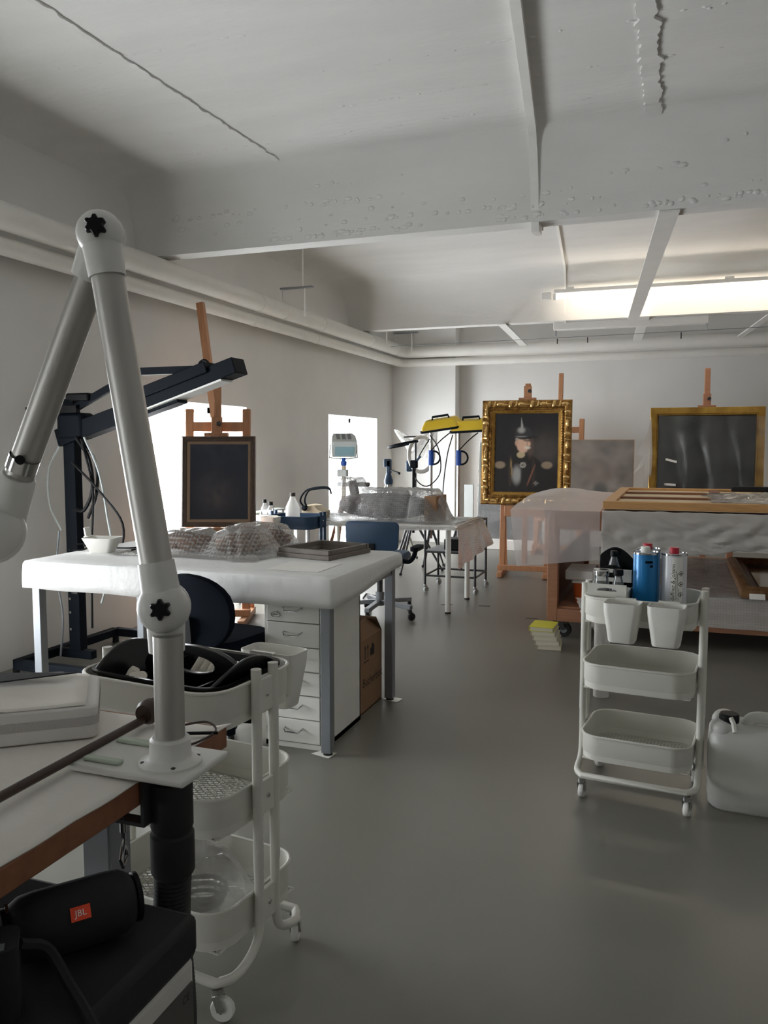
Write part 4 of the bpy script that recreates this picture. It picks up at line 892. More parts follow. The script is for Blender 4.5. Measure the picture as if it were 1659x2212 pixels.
def around(wd, h, ins, step):
    o = []
    for (ax, az), (bx, bz) in (((-wd / 2 + ins, ins), (wd / 2 - ins, ins)), ((wd / 2 - ins, ins), (wd / 2 - ins, h - ins)), ((wd / 2 - ins, h - ins), (-wd / 2 + ins, h - ins)), ((-wd / 2 + ins, h - ins), (-wd / 2 + ins, ins))):
        n = round(sqrt((bx - ax) ** 2 + (bz - az) ** 2) / step)
        o += [(ax + (bx - ax) * (i + .5) / n, az + (bz - az) * (i + .5) / n, math.atan2(bz - az, bx - ax)) for i in range(n)]
    return o
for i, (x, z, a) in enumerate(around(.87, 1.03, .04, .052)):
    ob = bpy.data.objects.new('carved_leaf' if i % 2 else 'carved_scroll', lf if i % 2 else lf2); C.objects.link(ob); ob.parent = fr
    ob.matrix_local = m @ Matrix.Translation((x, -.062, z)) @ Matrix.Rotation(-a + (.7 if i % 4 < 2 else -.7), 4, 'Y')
g = G()
for x, z, a in around(.87, 1.03, .088, .026): g.sph((x, -.053, z), (.011, .007, .008), 6, 4)
g.xf(m).to('bead_row', 'gold', fr, w=False, kind='stuff')
def mixc(a, b, f): return tuple(x + (y - x) * f for x, y in zip(a, b))
def ell(u, v, cx, cy, rx, ry, soft=.12): return 1 - ss(1 - soft, 1 + soft, sqrt(((u - cx) / rx) ** 2 + ((v - cy) / ry) ** 2))
def portrait(u, v):
    c = mixc((.012, .011, .012), (.07, .06, .055), exp(-(((u - .78) / .28) ** 2 + ((v - .55) / .2) ** 2))); n = nz(u * 8, v * 8, 2)
    c = tuple(x * (1 + .25 * n) for x in c)
    top = .475 - .9 * max(0, abs(u - .45) - .13) ** 1.2                                        # shoulders and coat
    c = mixc(c, (.016, .014, .014), ss(top + .015, top - .015, v))
    c = mixc(c, (.05, .035, .025), .8 * ell(u, v, .26, .27, .035, .2) + .5 * ell(u, v, .62, .25, .03, .2))
    c = mixc(c, (.30, .30, .29), .9 * ell(u, v, .36, .22, .07, .11, .5)); c = mixc(c, (.02, .018, .017), ell(u, v, .50, .2, .07, .22, .3))
    for cx in (.09, .83): c = mixc(c, (.33, .25, .17), ell(u, v, cx, .345, .085, .045, .25) * (.7 + .3 * sin(u * 260)))
    c = mixc(c, (.30, .2, .09), .8 * ell(u - (v - .25) * -.1, v, .28, .3, .012, .12)); c = mixc(c, (.25, .1, .06), .7 * ell(u - (v - .25) * .45, v, .60, .22, .014, .14))
    c = mixc(c, (.42, .34, .20), ell(u, v, .42, .475, .065, .04))                               # collar
    c = mixc(c, (.55, .36, .26), ell(u, v, .455, .605, .105, .105)); c = mixc(c, (.10, .065, .05), .85 * ell(u, v, .565, .58, .05, .13, .5))
    c = mixc(c, (.50, .30, .22), ell(u, v, .345, .625, .022, .035, .4)); c = mixc(c, (.60, .38, .27), ell(u, v, .545, .612, .022, .028, .5))
    c = mixc(c, (.10, .06, .05), .8 * ell(u, v, .50, .655, .045, .012, .5)); c = mixc(c, (.42, .36, .30), .8 * ell(u, v, .36, .675, .03, .02, .5))
    c = mixc(c, (.62, .56, .47), .9 * ell(u, v, .515, .565, .05, .02, .5))
    c = mixc(c, (.03, .03, .032), ell(u, v, .455, .75, .135, .085)); c = mixc(c, (.34, .33, .31), .9 * ell(u, v, .42, .785, .055, .035, .6))
    c = mixc(c, (.02, .02, .02), ell(u - (v - .7) * 1.6, v, .52, .695, .16, .02)); c = mixc(c, (.30, .29, .27), .7 * ell(u, v, .42, .705, .08, .007, .6))
    c = mixc(c, (.32, .31, .29), .9 * ell(u, v, .425 - (v - .86) * .12, .87, .016 * max(.05, (.965 - v) / .1), .08, .3))
    s_ = ell(u, v, .455, .345, .05, .038) * (.5 + .5 * cos(8 * math.atan2((v - .345) * 1.3, u - .455))); c = mixc(c, (.5, .48, .42), s_)
    s_ = ell(u, v, .665, .115, .04, .03); c = mixc(c, (.25, .24, .22), s_ * (.6 if abs(u - .665) < .012 or abs(v - .115) < .009 else .1))
    return tuple(min(1, max(0, x * 1.35)) for x in c)
canvas(.62, .78, portrait, 84, 106, -.02).xf(m @ Matrix.Translation((0, 0, .125))).to('canvas', 'painting', t, w=False)
# --- back wall: empty tall easel with a wrapped canvas, second wrapped canvas
easel('tall beech easel against the back wall behind the gilt portrait', (-1.30, 9.72, 0), 0, .50, 1.60, 2.14, .50, 1.36, R(4), .5)
t = thing('wrapped_canvas', 'brown-grey painting in bubble wrap on the tall easel at the back wall', 'painting', (-.93, 9.75, .505))
mm_ = Matrix.Rotation(R(-4), 4, 'X')
def ruin(u, v):
    n = 1.3 * nz(u * 4, v * 4, 8) + .9 * nz(u * 11, v * 11, 3); b = (.27 + .08 * n, .235 + .07 * n, .21 + .06 * n)
    b = mixc(b, (.10, .10, .095), .9 * ell(u, v, .62, .25, .09, .18, .3)); b = mixc(b, (.24, .19, .16), .6 * ell(u, v, .62, .55, .2, .16, .4))
    return tuple(max(.01, x) for x in b)
G().bb(-.48, .48, -.02, .02, 0, .85).xf(mm_).to('stretcher', 'wood_pine', t, w=False)
canvas(.95, .84, ruin, 40, 36, -.024).xf(mm_ @ Matrix.Translation((0, 0, .005))).to('canvas', 'painting', t, w=False)
G().grid(lambda u, v: (-.49 + .98 * u, -.034 + .008 * nz(u * 9, v * 9, 1), -.0 + .86 * v), 30, 26).xf(mm_).to('bubble_wrap', 'foil_soft', t, w=False)
t = thing('wrapped_canvas', 'green-grey painting in bubble wrap leaning left behind the gilt portrait', 'painting', (-1.92, 9.95, .13))
def land(u, v): n = .4 * nz(u * 5, v * 7, 4); b = mixc((.16, .16, .17), (.17, .20, .15), ss(.3, .7, v + .2 * n)); b = mixc(b, (.28, .22, .11), .6 * ell(u, v, .2, .62, .5, .07, .4)); return tuple(max(.02, x * (1 + n)) for x in b)
mm_ = Matrix.Rotation(R(-5), 4, 'X')
G().bb(-.40, .40, -.015, .015, 0, 1.2).xf(mm_).to('stretcher', 'wood_pine', t, w=False)
canvas(.8, 1.2, land, 30, 44, -.018).xf(mm_).to('canvas', 'painting', t, w=False)
G().grid(lambda u, v: (-.41 + .82 * u, -.03 + .008 * nz(u * 9, v * 9, 1), 1.22 * v), 26, 36).xf(mm_).to('bubble_wrap', 'bubble_wrap', t, w=False)
for i, (x0, x1) in enumerate(((-2.32, -1.98), (-1.97, -1.52))): G().bb(x0, x1, 9.84, 10.08, 0, .13 - .005 * i).top('foam_block', 'foam', ['white foam block under the left wrapped canvas, left one', 'white foam block under the left wrapped canvas, right one'][i], 'block', bev=.006)
G().bb(-2.58, -2.46, 10.28, 10.32, 0, .78).top('grey_panel', 'lamp_grey', 'pale grey panel leaning by the far pilaster', 'panel', bev=.004)
# --- gold frame on the right easel
T3, L3, RZ3 = R(5), (.28, 8.66, 0), 0
easel('brown easel holding the large flat gold frame', L3, RZ3, .50, 1.55, 2.06, .70, 1.665, T3, .6, mt='wood_table')
t = thing('gold_framed_picture', 'dark picture behind foil in a wide flat gold frame, right', 'painting', rot(L3, RZ3, (0, -.01, .703)), RZ3)
m = Matrix.Rotation(-T3, 4, 'X')
mould(t, 1.06, .965, [(0, 0), (0, .05), (.004, .055), (.062, .05), (.066, .04), (.074, .038), (.078, .03), (.082, .012)], 'gold_flat', m)
canvas(.91, .82, lambda u, v: tuple((.028 + .02 * nz(u * 4, v * 4, 5)) * k for k in (1, 1.1, 1.0)), 24, 22, -.016).xf(m @ Matrix.Translation((0, 0, .072))).to('canvas', 'painting_gloss', t, w=False)
G().grid(lambda u, v: (-.45 + .98 * u, -.068 - .022 * abs(nz(u * 10 + v, v * 2, 2)) - .012 * sin(u * 24 + v * 2), .0 + .885 * v - .02 * u), 50, 30).xf(m).to('foil_wrap', 'foil_thin', t, w=False)
for x, z, a in ((-.32, .43, -.25), (-.325, .19, -.05)): G().box((x, -.085, z), (.11, .002, .022), ry=-a).xf(m).to('paper_tape', 'paper', t, w=False)
G().add([(-.24, 8.60, 1.58), (-.27, 8.61, 1.42), (-.37, 8.6, 1.2), (-.30, 8.59, 1.18), (-.40, 8.58, 1.0), (-.29, 8.62, 1.1), (-.31, 8.63, .70), (-.235, 8.62, .70), (-.22, 8.62, 1.2)], [(0, 1, 8), (1, 2, 3, 8), (3, 4, 5, 8), (5, 6, 7, 8)]).top('foil_flap', 'sheet_white', 'torn white film flap hanging off the left side of the gold frame', 'film')

# ================================================================== SIDE TABLE, BLUE TROLLEY
t = thing('side_table', 'narrow white side table with jars beside the window easel', 'table', (-3.18, 5.98, 0))
G().bb(-3.36, -3.00, 5.72, 6.25, .70, .735).to('tabletop', 'white_paint', t, bev=.006); G().bb(-3.34, -3.02, 5.74, 6.23, .60, .70).to('apron', 'lamp_grey', t)
for x in (-3.33, -3.03):
    for y in (5.75, 6.22): G().bb(x - .015, x + .015, y - .015, y + .015, 0, .60).to('leg', 'white_paint', t)
def bottle(name, label, cat, c, prof, mt, cap, cr, ch, fill=None):
    t = thing(name, label, cat, c); h = prof[-1][1]
    G().lathe(prof, (0, 0, 0), 22).to('bottle_body', mt, t, w=False)
    if fill: G().lathe([(prof[1][0] * .95, .004), (prof[1][0] * .95, fill), (.003, fill + .001)], (0, 0, 0), 18).to('filling', 'liquid_white', t, w=False)
    G().lathe([(cr, h - .006), (cr, h + ch), (cr * .3, h + ch + .001)], (0, 0, 0), 16).to('bottle_cap', cap, t, w=False)
bottle('small_bottle', 'small glass bottle with dark cap on the side table, left one', 'bottle', (-3.12, 5.83, .735), [(.028, 0), (.03, .004), (.03, .05), (.012, .085), (.012, .10)], 'jar_glass', 'black_plastic', .016, .022)
bottle('small_bottle', 'small glass bottle with dark cap on the side table, right one', 'bottle', (-3.05, 5.80, .735), [(.028, 0), (.03, .004), (.03, .045), (.014, .07), (.014, .085)], 'jar_glass', 'black_plastic', .019, .02)
t = thing('lidded_dish', 'flat glass dish with lid on the side table', 'dish', (-3.06, 5.95, .735)); G().lathe([(.045, 0), (.05, .004), (.05, .035)], (0, 0, 0), 20).to('dish', 'jar_glass', t, w=False); G().lathe([(.052, .035), (.052, .042), (.02, .046), (.003, .046)], (0, 0, 0), 20).to('lid', 'lamp_grey', t, w=False)
G().lathe([(.04, .735), (.045, .742), (.045, .75), (.005, .752)], (-3.20, 5.80, 0), 18).top('round_lid', 'pad_green', 'loose jar lid lying on the side table', 'lid')
trolley('dark blue three-tier utility trolley beside the far table', (-2.755, 5.69, 0), R(0), 'blue_plastic', 'rubber', ln=.385)
hang_bin('white hanging bin on the dark blue trolley', (-2.875, 5.516, .755), 0, .14, .11, .18)
bottle('plastic_bottle', 'white plastic bottle with dark cap in the dark blue trolley', 'bottle', (-2.765, 5.62, .6625), [(.052, 0), (.055, .006), (.055, .155), (.022, .225), (.019, .245)], 'bottle_white', 'ink_grey', .021, .022)

# ================================================================== FAR TABLE WITH WRAPPED SCULPTURE
t = thing('far_table', 'white-legged table covered in bubble wrap in front of the second window', 'table', (-2.2, 6.3, 0))
G().bb(-2.90, -1.55, 5.90, 6.66, .655, .685).to('tabletop', 'white_paint', t, bev=.004)
for x, y in ((-1.62, 5.97), (-1.62, 6.58), (-2.8, 6.58), (-2.8, 5.97)):
    l = G().cyl((x, y, .012), (x, y, .655), .021, n=18).to('leg', 'white_paint', t); G().cyl((x, y, 0), (x, y, .013), .023, n=14).to('foot_cap', 'rubber', l)
cover(-2.91, -1.54, 5.89, 6.67, .688, .04, 8, .006, .02).top('bubble_cover', 'bubble_clear', 'bubble wrap cover on the far table', 'film')
def hangfn(u, v):                                          # sheet hanging off the right end
    y = 5.93 + .80 * u; d = v; z = .693 - .34 * d * (1 - .35 * u) - .0; x = -1.56 + .03 * ss(0, .12, v) + .10 * v * u + .012 * sin(u * 22) * v
    return (x, y, z)
G().grid(hangfn, 36, 16).top('hanging_film', 'bubble_white', 'bubble wrap sheet hanging down from the right end of the far table', 'film')
ZD = .691
lump('long grey-brown sculpture block under film on the far table', [(-2.62, 6.25, ZD), (-2.4, 6.24, ZD), (-2.1, 6.25, ZD), (-1.86, 6.25, ZD)], (.14, .105), 'stone_grey', 3, 'wrapped_sculpture', .12)
G().bb(-1.86, -1.76, 6.12, 6.42, ZD, ZD + .2).top('cardboard_block', 'cardboard', 'brown cardboard block at the right end of the wrapped sculpture', 'block', bev=.004)
t = thing('carved_cross', 'dark carved cross standing upright under film on the far table', 'cross', (-2.52, 6.26, ZD + .19))
G().beam((-2.50, 6.26, ZD + .19), (-2.53, 6.25, ZD + .31), .07, .05, (0, 1, 0)).to('upright', 'stone_grey', t, bev=.01); G().beam((-2.66, 6.26, ZD + .275), (-2.37, 6.25, ZD + .28), .03, .035).to('cross_arm', 'stone_grey', t, bev=.008)
heap(-2.86, -1.58, 5.95, 6.62, ZD + .002, [(-2.53, 6.25, .16, .15, .325), (-2.2, 6.25, .35, .17, .245), (-1.9, 6.27, .18, .18, .245)], 6, 100, 60, .018, wav=.05).top('bubble_film', 'bubble_wrap', 'clear bubble film draped over the wrapped sculpture on the far table', 'film')
t = thing('cold_light_source', 'beige cold light source with two dark gooseneck guides on the far table', 'lamp', (-2.80, 6.05, ZD))
pl_ = [(-.09, .004), (.10, .004), (.10, .07), (.06, .085), (.035, .115), (-.03, .12), (-.08, .09)]
G().prism(pl_, lambda a, b: (-2.77 + a, 5.96, ZD + b), lambda a, b: (-2.77 + a, 6.12, ZD + b)).to('housing', 'beige', t, bev=.006)
G().lathe([(.02, 0), (.022, .02), (.016, .03)], (-2.82, 5.955, ZD + .09), 14, (0, -1, .3)).to('socket', 'navy_black', t)
for k, dx in enumerate((0, .025)): G().tube(spline([(-2.82 + dx, 5.94, ZD + .10), (-2.85 + dx * 1.6, 5.93, ZD + .16), (-2.80 + dx, 5.93, ZD + .235), (-2.70, 5.93, ZD + .265 - .01 * k), (-2.60, 5.93, ZD + .265 - .008 * k), (-2.575, 5.93, ZD + .215)]), .0075, 8).to('gooseneck', 'navy_black', t)
# --- blue chair
t = thing('swivel_chair', 'blue swivel chair with square backrest in front of the far table', 'chair', (-2.08, 5.70, 0), R(3))
chair_base(t, 5, .29, .14, .42, 'steel_grey', rot=-.35)
G().loft([rr(.42 * k, .40 * k, .09 * k, z, 6) for k, z in ((.8, .42), (1, .44), (1, .475), (.93, .49))]).to('seat', 'blue_plastic', t, w=False)
G().beam((0, -.12, .43), (0, -.215, .435), .05, .012).beam((0, -.21, .43), (0, -.222, .58), .05, .012).to('back_support', 'black_plastic', t, w=False)
L_ = []
for yy, k in ((-.215, .93), (-.21, 1), (-.195, 1), (-.19, .93)):
    L_.append([(x * k * (1 + .18 * (z - .62)), yy + .25 * x * x, .635 + (z - .635) * k) for x, z in [(p[0], p[1] + .635) for p in rr(.40, .21, .035, 0, 5)]])
G().loft(L_).to('backrest', 'blue_plastic', t, w=False)
for s in (-1, 1):
    G().tube(spline([(s * .20, -.10, .445), (s * .25, -.08, .44), (s * .275, -.05, .47), (s * .28, .0, .52)]), [.018] * 19, 10).to('armrest_bracket', 'navy_black', t, w=False)
    G().loft([rr(.06, .22, .025, z, 4, s * .285, .02) for z in (.515, .52, .54, .545)]).to('armrest', 'navy_black', t, w=False)
G().tube([(-2.45, 6.3, .006)] + spline([(-2.5, 6.5, .006), (-2.38, 6.45, .006), (-2.3, 6.55, .006), (-2.42, 6.62, .006)]), .005, 6).top('floor_cable', 'rubber', 'thin dark cable coiled on the floor under the far table', 'cable')
# --- steel cart
t = thing('steel_cart', 'grey tubular steel cart on castors behind the far table', 'cart', (-1.84, 7.0, 0))
X0, X1, Y0, Y1 = -2.05, -1.60, 6.78, 7.2
for x in (X0, X1):
    for y in (Y0, Y1):
        G().cyl((x, y, .075), (x, y, .64), .011, n=10).to('post', 'steel_dark', t)
        xx, yy = x - t.location.x, y - t.location.y; caster(t, xx, yy, .026, 'lamp_grey', 'chrome', 1.0)
for z in (.15, .36, .63):
    for a, b in (((X0, Y0), (X1, Y0)), ((X1, Y0), (X1, Y1)), ((X1, Y1), (X0, Y1)), ((X0, Y1), (X0, Y0))): G().cyl((*a, z), (*b, z), .009, n=8).to('shelf_rail', 'steel_dark', t)
G().bb(X0, X1, Y0, Y1, .365, .372).to('shelf', 'steel_grey', t)
G().bb(-1.90, -1.66, 6.85, 7.05, .373, .47).top('black_case', 'black_plastic', 'small black case on the shelf of the steel cart', 'case', bev=.01)

# ================================================================== LAMPS AND TRIPODS IN THE FAR LEFT CORNER
def tripod(t, c, h, spread, r, mt, rot_=0, top=.35):
    for k in range(3):
        a = rot_ + 2 * pi * k / 3; G().tube([(c[0], c[1], h * .92), (c[0] + spread * .55 * cos(a), c[1] + spread * .55 * sin(a), h * .42), (c[0] + spread * cos(a), c[1] + spread * sin(a), .012)], [r * 1.25, r, r * .8], 10).to('leg', mt, t)
        G().sph((c[0] + spread * cos(a), c[1] + spread * sin(a), .016), .016, 8, 6).to('foot', 'rubber', t)
t = thing('heat_lamp', 'pale grey box spotlight on a wooden tripod before the second window', 'lamp', (-3.10, 7.45, 0))
tripod(t, (-3.10, 7.45), .86, .32, .016, 'wood_brown', .6)
G().cyl((-3.10, 7.45, .75), (-3.10, 7.45, 1.10), .022, n=14).to('post', 'beige', t); G().bb(-3.16, -3.06, 7.42, 7.48, .98, 1.05).to('clamp', 'lamp_grey', t, bev=.006)
G().lathe([(.024, 1.09), (.03, 1.10), (.03, 1.13), (.018, 1.14), (.018, 1.17)], (-3.10, 7.45, 0), 14).to('swivel', 'blue_bright', t)
hm = Matrix.Translation((-3.10, 7.45, 1.30)) @ Matrix.Rotation(R(28), 4, 'Z') @ Matrix.Rotation(R(25), 4, 'X')
b_ = G().loft([[(x, y, z) for x, z in ((-.12 * k, -.085 * k), (.12 * k, -.085 * k), (.12 * k, .085 * k), (-.12 * k, .085 * k))] for y, k in ((-.12, 1.0), (.02, .98), (.12, .8))]).xf(hm).to('lamp_housing', 'lamp_grey', t, bev=.006)
G().bb(-.095, .095, -.124, -.119, -.065, .03).xf(hm).to('front_glass', 'lamp_glass', b_)
for i in range(3): G().bb(-.075 + i * .055, -.04 + i * .055, -.06, .07, .083, .086).xf(hm).to('vent_slot', 'steel_grey', b_)
G().tube([Vector(p) for p in [tuple(hm @ Vector((-.13, 0, 0))), tuple(hm @ Vector((-.14, -.03, -.13))), (-3.10, 7.45, 1.155), tuple(hm @ Vector((.14, -.03, -.13))), tuple(hm @ Vector((.13, 0, 0)))]], .008, 8).to('yoke', 'lamp_grey', t)
t = thing('photo_tripod', 'silver camera tripod with blue-grey pan head near the second window', 'tripod', (-2.98, 8.45, 0))
tripod(t, (-2.98, 8.45), .98, .38, .016, 'alu', .9)
G().lathe([(.045, .86), (.05, .90), (.03, .97), (.025, 1.0)], (-2.98, 8.45, 0), 14).to('collar', 'blue_plastic', t)
G().bb(-3.0, -2.95, 8.42, 8.48, .98, 1.13).bb(-3.03, -2.95, 8.42, 8.48, 1.05, 1.14).to('pan_head', 'blue_plastic', t, bev=.01); G().tube([(-2.95, 8.43, 1.02), (-2.82, 8.35, .985)], [.008, .014], 10).to('pan_handle', 'black_plastic', t)
t = thing('ring_lamp', 'round lamp rings on a dark stand wrapped in plastic, far corner', 'lamp', (-2.70, 8.55, 0))
tripod(t, (-2.70, 8.55), .75, .36, .012, 'steel_dark', .2)
G().cyl((-2.70, 8.55, .6), (-2.70, 8.55, 1.38), .012, n=10).to('pole', 'steel_dark', t)
G().tube([(-2.62 + .13 * cos(a * pi / 16), 8.50 + .03 * cos(a * pi / 16), 1.19 + .19 * sin(a * pi / 16)) for a in range(32)], .022, 10, True).to('white_ring', 'plastic_white', t)
G().tube([(-2.83 + .16 * cos(a * pi / 16), 8.50 + .14 * sin(a * pi / 16), 1.30 + .035 * cos(a * pi / 16)) for a in range(32)], .014, 10, True).to('dark_ring', 'navy_black', t)
G().bb(-2.80, -2.73, 8.5, 8.56, 1.0, 1.12).to('ballast', 'blue_plastic', t, bev=.015); G().tube([(-2.82, 8.5, 1.38), (-2.60, 8.52, 1.39)], .008, 8).to('cross_rod', 'steel_dark', t)
def foldcone(tip, base, r, seed, label):
    tip, base = Vector(tip), Vector(base); ax = (base - tip); n = 30; u = ax.cross(Vector((0, 1, .3))).normalized(); v = ax.cross(u).normalized()
    G().loft([[tip + ax * k + (u * cos(2 * pi * j / n) + v * sin(2 * pi * j / n)) * (r * k ** .8 + .004) * (1 + .35 * nz(j * .9, k * 2, seed)) for j in range(n)] for k in (0, .15, .35, .6, .8, 1)], True, False).top('plastic_bag', 'foil', label, 'bag')
foldcone((-2.50, 8.72, 1.60), (-2.66, 8.74, 1.16), .12, 2, 'pointed clear plastic bag standing up behind the lamp rings')
foldcone((-3.02, 8.75, 1.47), (-2.76, 8.74, 1.26), .08, 6, 'smaller clear plastic bag pointing left behind the lamp rings')
def work_lamp(lab, px, hx, hz, ry, ck):
    t = thing('work_lamp', lab, 'lamp', (px, 8.27, 0), 0, 'yellow work lamps')
    tripod(t, (px, 8.27), .5, .14, .011, 'steel_dark', ck)
    G().cyl((px, 8.27, .3), (px, 8.27, 1.46), .019, n=14).to('pole', 'chrome', t)
    G().cyl((px, 8.27, 1.08), (px, 8.27, 1.24), .03, n=14).to('clamp_grip', 'blue_bright', t); G().tube(arc((px + .035, 8.25, 1.16), .07, -pi / 2, pi / 2, 8), .01, 8).to('clamp_lever', 'navy_black', t)
    hm = Matrix.Translation((hx, 8.24, hz)) @ Matrix.Rotation(ry, 4, 'Y') @ Matrix.Rotation(R(12), 4, 'X')
    b = G().loft([rr(.40, .26, .03, 0, 4), rr(.39, .25, .03, .035, 4), rr(.32, .15, .03, .095, 4)]).xf(hm).to('lamp_housing', 'yellow', t)
    G().loft([rr(.425, .285, .04, -.012, 4), rr(.43, .29, .04, 0, 4), rr(.425, .285, .04, .01, 4)]).xf(hm).to('rubber_rim', 'navy_black', b)
    G().loft([rr(.37, .23, .03, -.016, 4), rr(.37, .23, .03, -.010, 4)]).xf(hm).to('diffuser', 'plastic_white', b)
    G().tube([(-.09, 0, .09), (-.085, 0, .125), (.085, 0, .125), (.09, 0, .09)], .012, 8).xf(hm).to('carry_handle', 'navy_black', b)
    G().beam((px, 8.27, 1.44), tuple(hm @ Vector((0, 0, 0))), .03, .02).to('neck', 'steel_dark', t)
    G().tube(spline([(px, 8.22, 1.36), (px - .12, 8.20, 1.15), (px - .15, 8.20, .95), (px - .02, 8.19, .86), (px + .12, 8.20, 1.0), (px + .10, 8.21, 1.25), (px + .0, 8.22, 1.40)]) if ck < .5 else spline([(px - .05, 8.22, 1.40), (px - .10, 8.20, 1.2), (px - .14, 8.20, .9), (px - .16, 8.22, .6)]), .006, 7).to('cable', 'black_plastic', t)
    G().tube(spline([(px + .02, 8.22, 1.24), (px + .12, 8.21, 1.34), (px + .22, 8.21, 1.42)]), .006, 7).to('lamp_lead', 'black_plastic', t)
work_lamp('yellow work lamp on a chrome pole, left of the two', -2.44, -2.31, 1.475, R(-8), .2)
work_lamp('yellow work lamp on a chrome pole, right of the two', -2.14, -1.99, 1.46, R(-3), 1.0)
t = thing('light_stand', 'folded dark light stand with clamp left of the yellow lamps', 'stand', (-2.50, 7.85, 0)); tripod(t, (-2.50, 7.85), .6, .3, .011, 'steel_dark', .4)
G().cyl((-2.50, 7.85, .4), (-2.50, 7.85, 1.12), .014, n=10).to('pole', 'black_plastic', t); G().bb(-2.53, -2.46, 7.82, 7.88, 1.06, 1.14).to('clamp', 'navy_black', t, bev=.01); G().tube([(-2.5, 7.85, 1.1), (-2.42, 7.83, 1.18)], .012, 8).to('clamp_lever', 'blue_plastic', t)

# ================================================================== BIG WOODEN TABLE (right)
X0, X1, Y0, Y1, ZT2 = -.79, 2.1, 5.45, 7.6, .865
t = thing('big_table', 'large wooden table on castors with lower platform, right side of the room', 'table', (.6, 6.5, 0))
for x in (X0 + .035, X1 - .035):
    for y in (Y0 + .035, Y1 - .035): G().bb(x - .035, x + .035, y - .035, y + .035, .115, ZT2 - .03).to('post', 'wood_table', t, bev=.004)
for y in (Y0 + .02, Y1 - .02): G().bb(X0 + .07, X1 - .07, y - .02, y + .02, ZT2 - .13, ZT2 - .03).to('top_rail', 'wood_table', t); G().bb(X0 + .07, X1 - .07, y - .02, y + .02, .115, .20).to('bottom_rail', 'wood_table', t)
for x in (X0 + .02, X1 - .02): G().bb(x - .02, x + .02, Y0 + .07, Y1 - .07, ZT2 - .13, ZT2 - .03).to('end_rail', 'wood_table', t); G().bb(x - .012, x + .012, Y0 + .07, Y1 - .07, .115, .50).to('end_panel', 'wood_brown', t)
G().bb(X0, X1, Y0, Y1, ZT2 - .03, ZT2).to('tabletop', 'wood_table', t, bev=.003)
G().bb(X0 + .07, X1 - .07, Y0 + .04, Y1 - .04, .19, .21).to('platform', 'wood_table', t)
G().bb(-.25, X1 - .07, Y0 + .05, Y1 - .1, .21, .325).to('raised_deck', 'wood_table', t)
for x in (X0 + .09, X1 - .09):
    for y in (Y0 + .06, Y1 - .06):
        o = G().bb(x - .05, x + .05, y - .05, y + .05, .10, .115).beam((x, y - .022, .10), (x + .02, y - .022, .05), .004, .03).beam((x, y + .022, .10), (x + .02, y + .022, .05), .004, .03).to('castor', 'steel_dark', t)
        G().lathe([(.02, -.016), (.047, -.016), (.05, -.01), (.05, .01), (.047, .016), (.02, .016)], (x + .02, y, .05), 22, (0, 1, 0)).to('wheel', 'rubber', o); G().lathe([(.022, -.017), (.022, .017)], (x + .02, y, .05), 14, (0, 1, 0)).to('hub', 'steel_grey', o)
# foam sheet over the left end, hanging in front
def fs(u, v):
    x = -1.07 + .62 * u + .03 * v * (1 - u) * 2; 
    if v < .55:
        k = v / .55; return (x - .02 * (1 - k) * (1 - u), 7.1 - 1.69 * k, .885 + (.10 * exp(-((k - .35) / .35) ** 2)) * (.5 + .5 * sin(pi * min(1, u * 1.15))) * (1 - .4 * u) + .006 * nz(u * 5, k * 6, 2) - .02 * ss(.8, 1, k) - .05 * (1 - u) ** 2 * (1 - k))
    k = (v - .55) / .45; return (x + .02 * k * (1 - u), 5.405 - .012 * sin(k * 3) + .012 * nz(u * 4, k * 3, 5), .865 - (.385 - .07 * u) * k)
G().grid(fs, 40, 60).top('foam_sheet', 'foam_sheet', 'translucent white foam sheet hanging over the left corner of the big table', 'sheet')
def ws(u, v):
    x = -.44 + 2.45 * u; dr = .27 + .05 * sin(u * 9 + 1) + .03 * nz(u * 12, 3)
    cr = abs(nz(u * 11 + v * 1.5, v * 2.2, 4)) + .5 * abs(nz(u * 24 - v * 3, v * 5, 9)); return (x, 5.436 - .055 * cr * min(1, v * 2.5) - .006, .872 - dr * v + .008 * nz(u * 30, 2) * (v < .05))
G().grid(ws, 150, 26).top('plastic_sheet', 'sheet_white', 'creased white plastic sheet hanging along the front of the big table', 'sheet', solid=.001)
# canvas lying face down
t = thing('stretched_canvas', 'large stretched canvas lying face down on the big table', 'canvas', (.75, 6.45, ZT2 + .012))
sx0, sx1, sy0, sy1, sz0, sz1 = -.44, 1.95, 5.47, 7.3, ZT2 + .012, ZT2 + .065
for a in ((sx0, sx1, sy0, sy0 + .075), (sx0, sx1, sy1 - .075, sy1), (sx0, sx0 + .075, sy0 + .075, sy1 - .075), (sx1 - .075, sx1, sy0 + .075, sy1 - .075)): G().bb(*a, sz0 + .003, sz1).to('stretcher_bar', 'wood_pine', t, bev=.003)
for y in (6.1, 6.72): G().bb(sx0 + .075, sx1 - .075, y - .03, y + .03, sz0 + .02, sz1 - .004).to('cross_bar', 'wood_brown', t, bev=.003)
for x in (.30, 1.2): G().bb(x - .035, x + .035, sy0 + .075, sy1 - .075, sz0 + .022, sz1 - .004).to('cross_bar', 'wood_brown', t, bev=.003)
G().bb(sx0 + .002, sx1 - .002, sy0 + .002, sy1 - .002, sz0, sz1 - .02).to('canvas_back', 'linen', t)
heap(.22, 1.5, 5.52, 6.6, sz1 + .001, [(.7, 6.0, .35, .3, .02), (1.0, 5.8, .4, .25, .03)], 11, 70, 50, .022, .1, .08).top('crumpled_film', 'foil', 'crumpled clear film lying on the face-down canvas', 'film')
G().bb(.42, .78, 6.9, 6.96, sz1, sz1 + .04).top('black_bar', 'black_matt', 'black foam bar resting on the face-down canvas', 'bar', bev=.01)
